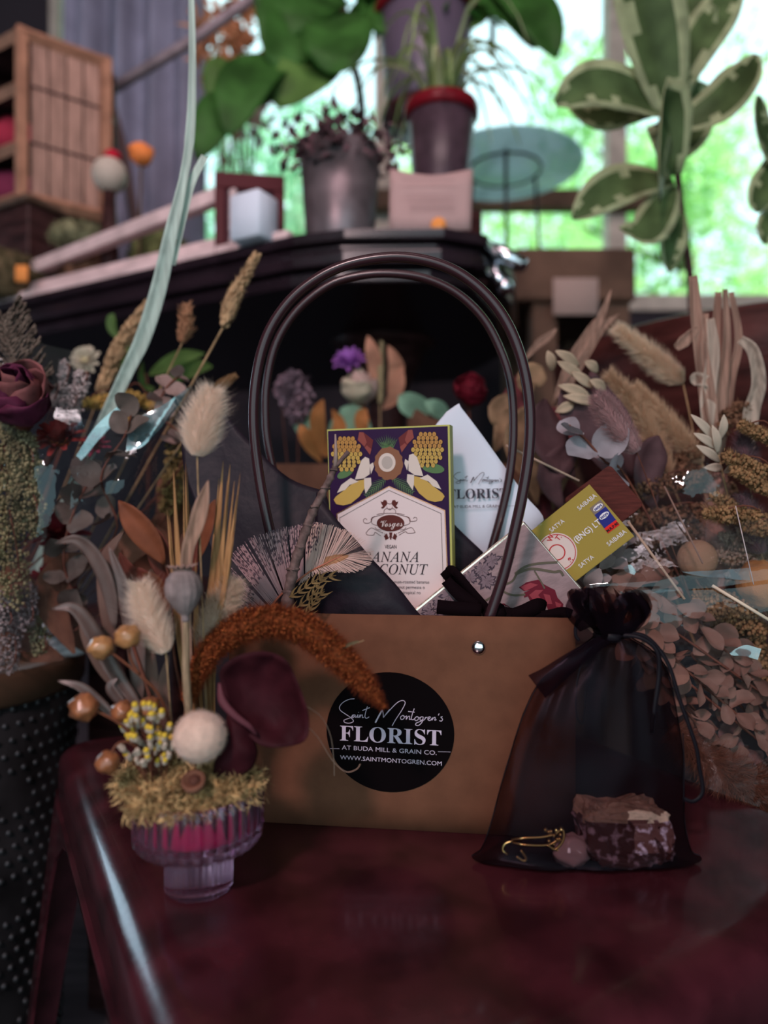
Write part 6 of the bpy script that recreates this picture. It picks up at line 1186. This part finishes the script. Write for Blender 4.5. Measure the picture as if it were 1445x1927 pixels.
def oats(label, L, foot, m, wd=.0065):
    t = thing('oat_stem', label, 'dried grass', foot); stem(t, [foot]+[P(*L[0][0])], .001, m_stem)
    for a, c in L: b = MB(); p, q = P(*a), P(*c); b.leaf([p, p.lerp(q, .5)+V((0, -.003, 0)), q], wd, V((0, -1, 0)), .3, 9, None, cup=-.3); b.build('husk', m, t, solid=.0003)
oats('cream oat husks blurred right of the bag handle', [((1110, 745, .68), (1050, 725, .67)), ((1100, 715, .68), (1048, 680, .67)), ((1115, 730, .68), (1075, 700, .67)), ((1130, 760, .68), (1060, 745, .67)), ((1090, 690, .68), (1045, 660, .67)), ((1125, 700, .68), (1100, 680, .67)), ((1140, 735, .68), (1110, 715, .67)), ((1040, 700, .70), (1030, 660, .69)), ((1080, 760, .68), (1045, 775, .67))], F(-.04, .02), m_oat, .010)
oats('pale oat husks standing right of the cream plumes', [((1345, 830, .61), (1300, 780, .60)), ((1350, 845, .61), (1305, 815, .60)), ((1355, 870, .61), (1310, 838, .60)), ((1352, 830, .61), (1362, 780, .60)), ((1360, 880, .61), (1325, 880, .60)), ((1362, 890, .61), (1390, 868, .60)), ((1350, 855, .61), (1340, 800, .60))], F(.0, -.01), mat('pale_oat', (.60, .50, .40), .6, tl=.3), .0075)
t = thing('husk_leaves', 'upright bundle of dry pinkish tan husk leaves before the dark planter', 'dried leaves', F(.04, .05)); m_hk = mat('dry_husk', (.30, .18, .135), .55, var=.35, vs=30, stretch=(9, 9, .6), tl=.2); m_hk2 = mat('pale_husk', (.46, .36, .29), .55, var=.3, vs=30, stretch=(9, 9, .6), tl=.25)
for k, (pts, wd) in enumerate((([(1340, 850, .72), (1338, 740, .72), (1345, 640, .72), (1350, 550, .72)], .016), ([(1350, 850, .71), (1355, 740, .71), (1365, 640, .71), (1362, 545, .71)], .014), ([(1345, 850, .70), (1325, 720, .70), (1310, 610, .70), (1303, 520, .70)], .018), ([(1355, 850, .72), (1372, 720, .72), (1388, 640, .72), (1375, 550, .72)], .012), ([(1350, 860, .70), (1332, 760, .70), (1320, 680, .70), (1326, 590, .70)], .014), ([(1330, 810, .70), (1330, 740, .70), (1340, 660, .70), (1335, 600, .70)], .018), ([(1405, 870, .70), (1410, 780, .70), (1425, 720, .69), (1415, 660, .68), (1392, 638, .68)], .018), ([(1270, 655, .70), (1288, 640, .70), (1300, 628, .70), (1312, 618, .70)], .014), ([(1300, 720, .70), (1310, 715, .70), (1330, 720, .70), (1340, 735, .70)], .016))):
    b = MB(); b.leaf(PP(*pts), wd, V((.2*math.sin(k*2), -1, 0)), .3, 24, lambda s: min(1, .5+s*2)*(1-s*.75)**.6, .03, cross=5); b.build('leaf', m_hk2 if k in (6, 5, 8) else m_hk, t, solid=.0003)
t = thing('husk_leaves', 'slanting dry brown stalks leaning right behind the oat husks', 'dried leaves', F(-.06, .06))
for pts, wd in (([(1040, 800, .80), (1080, 690, .80), (1120, 620, .80), (1150, 545, .80)], .012), ([(1055, 760, .80), (1095, 680, .80), (1130, 620, .80), (1165, 590, .80)], .010), ([(985, 680, .84), (1010, 650, .84), (1030, 635, .84), (1048, 618, .84)], .010), ([(1040, 760, .80), (1070, 690, .80), (1100, 640, .80), (1120, 600, .80)], .014)): b = MB(); b.leaf(PP(*pts), wd, n=12, fold=.3); b.build('leaf', m_hk, t, solid=.0003)
m_mr = mat('muted_rose_leaf', (.20, .115, .105), .55, var=.3, vs=40, tl=.15)
def leafy(label, L, foot, m=m_mr):
    t = thing('brown_leaf_branch', label, 'dried leaves', foot)
    for pts, wd in L: b = MB(); b.leaf(PP(*pts), wd, V((0, -1, .2)), .2, 12, None, .05); b.build('leaf', m, t, solid=.0002)
    return t
leafy('dusky mauve leaves behind the mauve bunny tail', [([(1180, 920, .68), (1120, 830, .68), (1080, 770, .68), (1062, 720, .68)], .04), ([(1190, 900, .68), (1160, 820, .69), (1130, 760, .69), (1110, 700, .69)], .035), ([(1230, 960, .66), (1215, 900, .66), (1225, 850, .66), (1240, 820, .66)], .03), ([(1080, 900, .72), (1040, 850, .72), (1020, 800, .72), (1025, 750, .72)], .04), ([(1060, 960, .72), (1030, 900, .72), (1060, 860, .72), (1090, 830, .72)], .03)], F(-.04, .02), mat('dusky_mauve_leaf', (.085, .045, .05), .55, var=.3, vs=40, tl=.1))
leafy('dull tan blurred leaves between the handle and the incense box', [([(1010, 950, .74), (1000, 880, .74), (1020, 820, .74), (1035, 790, .74)], .022), ([(1040, 960, .74), (1050, 900, .74), (1070, 860, .74), (1040, 830, .74)], .02), ([(985, 900, .76), (970, 840, .76), (985, 790, .76), (1020, 770, .76)], .03), ([(1020, 930, .74), (1030, 890, .74), (1045, 870, .74), (1080, 860, .74)], .018), ([(930, 850, .80), (950, 800, .80), (940, 770, .80), (960, 740, .80)], .03), ([(1000, 740, .8), (990, 720, .8), (1010, 700, .8), (1020, 690, .8)], .03)], F(-.08, .05), mat('dull_tan_leaf', (.28, .17, .10), .6, var=.4, vs=40, tl=.15))
leafy('deep maroon blurred leaves right of the handle', [([(1000, 860, .80), (1010, 820, .80), (1040, 790, .80), (1060, 780, .80)], .035), ([(960, 880, .82), (980, 820, .82), (960, 780, .82), (980, 700, .82)], .04), ([(1080, 1000, .76), (1060, 960, .76), (1030, 900, .76), (1080, 800, .76)], .05)], F(-.08, .08), mat('maroon_leaf', (.11, .025, .03), .6, var=.4, vs=40, tl=.1))
# leafy dried branches lying low at the right
m_rl3 = mat('rose_brown_leaf', (.19, .10, .078), .55, var=.22, vs=50, tl=.12)
def lb(label, pth_, r, n, foot, m=m_rl3, **k): return roundleaves(label, PP(*pth_), foot, m, r, int(n*1.35), 'leafy_branch', oval=.9, sm=m_rstem, **k)
lb('long branch of rose brown leaves slanting down right from the incense box', [(1100, 1125, .560), (1190, 1170, .565), (1290, 1260, .57), (1370, 1330, .575), (1450, 1400, .58)], .0150, 20, P(1460, 1420, .58), jit=.7)
lb('branch of rose brown leaves along the lower side of the right bunch', [(1190, 1190, .585), (1240, 1270, .585), (1310, 1360, .588), (1380, 1430, .59)], .0145, 17, P(1400, 1450, .59), jit=.7)
lb('branch of rose brown leaves just under the incense box', [(1130, 1090, .575), (1220, 1110, .58), (1310, 1170, .585), (1400, 1260, .59), (1460, 1320, .59)], .0150, 18, P(1470, 1330, .59), jit=.7)
lb('branch of rose brown leaves at the right edge beneath the rusty millet', [(1300, 1230, .60), (1370, 1270, .60), (1430, 1330, .60), (1470, 1400, .60)], .0150, 14, P(1480, 1420, .60), jit=.7)
lb('greyish leaves peeking out beside the foil edge of the gift box', [(1095, 1115, .57), (1130, 1070, .575), (1160, 1050, .58), (1185, 1020, .585)], .011, 6, P(1100, 1140, .57), mat('grey_rose_leaf', (.26, .205, .20), .5, var=.25, vs=50, tl=.12), jit=.7)
lb('mauve leaves low at the right edge in the cellophane', [(1330, 1380, .60), (1390, 1420, .60), (1450, 1440, .60)], .013, 8, P(1470, 1450, .60), mat('dim_mauve_leaf', (.17, .09, .085), .55, var=.3, vs=50), jit=.7)
# sticks
for a, c, r_, m, lab in (((1182, 982, .572), (1288, 1128, .545), .0011, 'bamboo', 'tan wooden incense stick right of the red brown slab'), ((1250, 915, .60), (1322, 1060, .56), .0007, 'bamboo2', 'thin brown stick crossing the cellophane above the button flower'), ((1340, 1102, .545), (1452, 1170, .530), .0013, 'bamboo3', 'pale straw stick at the right edge under the cellophane fold'), ((1384, 952, .56), (1418, 1100, .545), .0004, 'bamboo4', 'hair thin pale stick standing inside the cellophane at the right edge'), ((952, 838, .62), (1090, 905, .60), .0010, 'bamboo5', 'pale stick running behind the handle towards the red brown slab')):
    b = MB(); b.tube([P(*a), P(*c)], r_, 8); o = b.build('wooden_stick', mat(m, {'bamboo3': (.66, .55, .42), 'bamboo4': (.5, .42, .42), 'bamboo2': (.26, .16, .13)}.get(m, (.40, .28, .21)), .6), loc=P(*c)); tag(o, lab, 'stick')
# fuzzy brown fibres bundled low right
t = thing('fibre_bundle', 'fuzzy reddish brown fibre bundle in cellophane lying on the table at the right', 'dried plume', P(1420, 1500, .575)); m_fib = mat('red_brown_fibre', (.15, .055, .035), .85, tl=.15); b = MB()
c = cr(PP((1265, 1370, .585), (1330, 1430, .582), (1400, 1475, .580), (1470, 1500, .580)), 8); b.tube(c, [.004, .010, .012, .010], 12, flat=.8); b.hairs(c, lambda s: .018*(.4+.6*s), 5200, .020, .7, .00022, 1.1); b.build('fibres', m_fib, t)
wrap('clear cellophane wrapped round the dried bunches at the right', [
    [[(1270, 905, .60), (1340, 1000, .57), (1460, 1050, .56)], [(1120, 1080, .56), (1300, 1070, .545), (1460, 1060, .54)], [(1130, 1120, .555), (1300, 1110, .54), (1460, 1090, .535)]],
    [[(1180, 1110, .56), (1320, 1110, .55), (1460, 1100, .54)], [(1230, 1250, .56), (1340, 1250, .55), (1460, 1230, .545)], [(1260, 1370, .57), (1350, 1370, .555), (1460, 1360, .555)], [(1290, 1470, .575), (1370, 1500, .560), (1460, 1528, .556)]],
    [[(1230, 900, .61), (1330, 860, .60), (1460, 900, .60)], [(1160, 980, .60), (1300, 960, .59), (1460, 960, .58)], [(1120, 1080, .57), (1300, 1060, .56), (1460, 1050, .55)]]], amp=.0035, fs=26, base=P(1400, 1520, .56))
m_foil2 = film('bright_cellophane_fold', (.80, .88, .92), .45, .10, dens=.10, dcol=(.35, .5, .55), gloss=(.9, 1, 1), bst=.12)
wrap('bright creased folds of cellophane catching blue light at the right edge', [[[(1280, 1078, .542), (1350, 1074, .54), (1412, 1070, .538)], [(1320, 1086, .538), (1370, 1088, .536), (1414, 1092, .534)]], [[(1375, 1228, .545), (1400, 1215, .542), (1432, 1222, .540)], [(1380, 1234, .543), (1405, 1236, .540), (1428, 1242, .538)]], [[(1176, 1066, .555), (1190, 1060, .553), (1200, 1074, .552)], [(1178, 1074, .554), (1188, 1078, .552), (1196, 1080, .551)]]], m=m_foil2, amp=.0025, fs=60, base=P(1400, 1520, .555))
# small pale card standing between pouch and right bunch, white ribbon ends
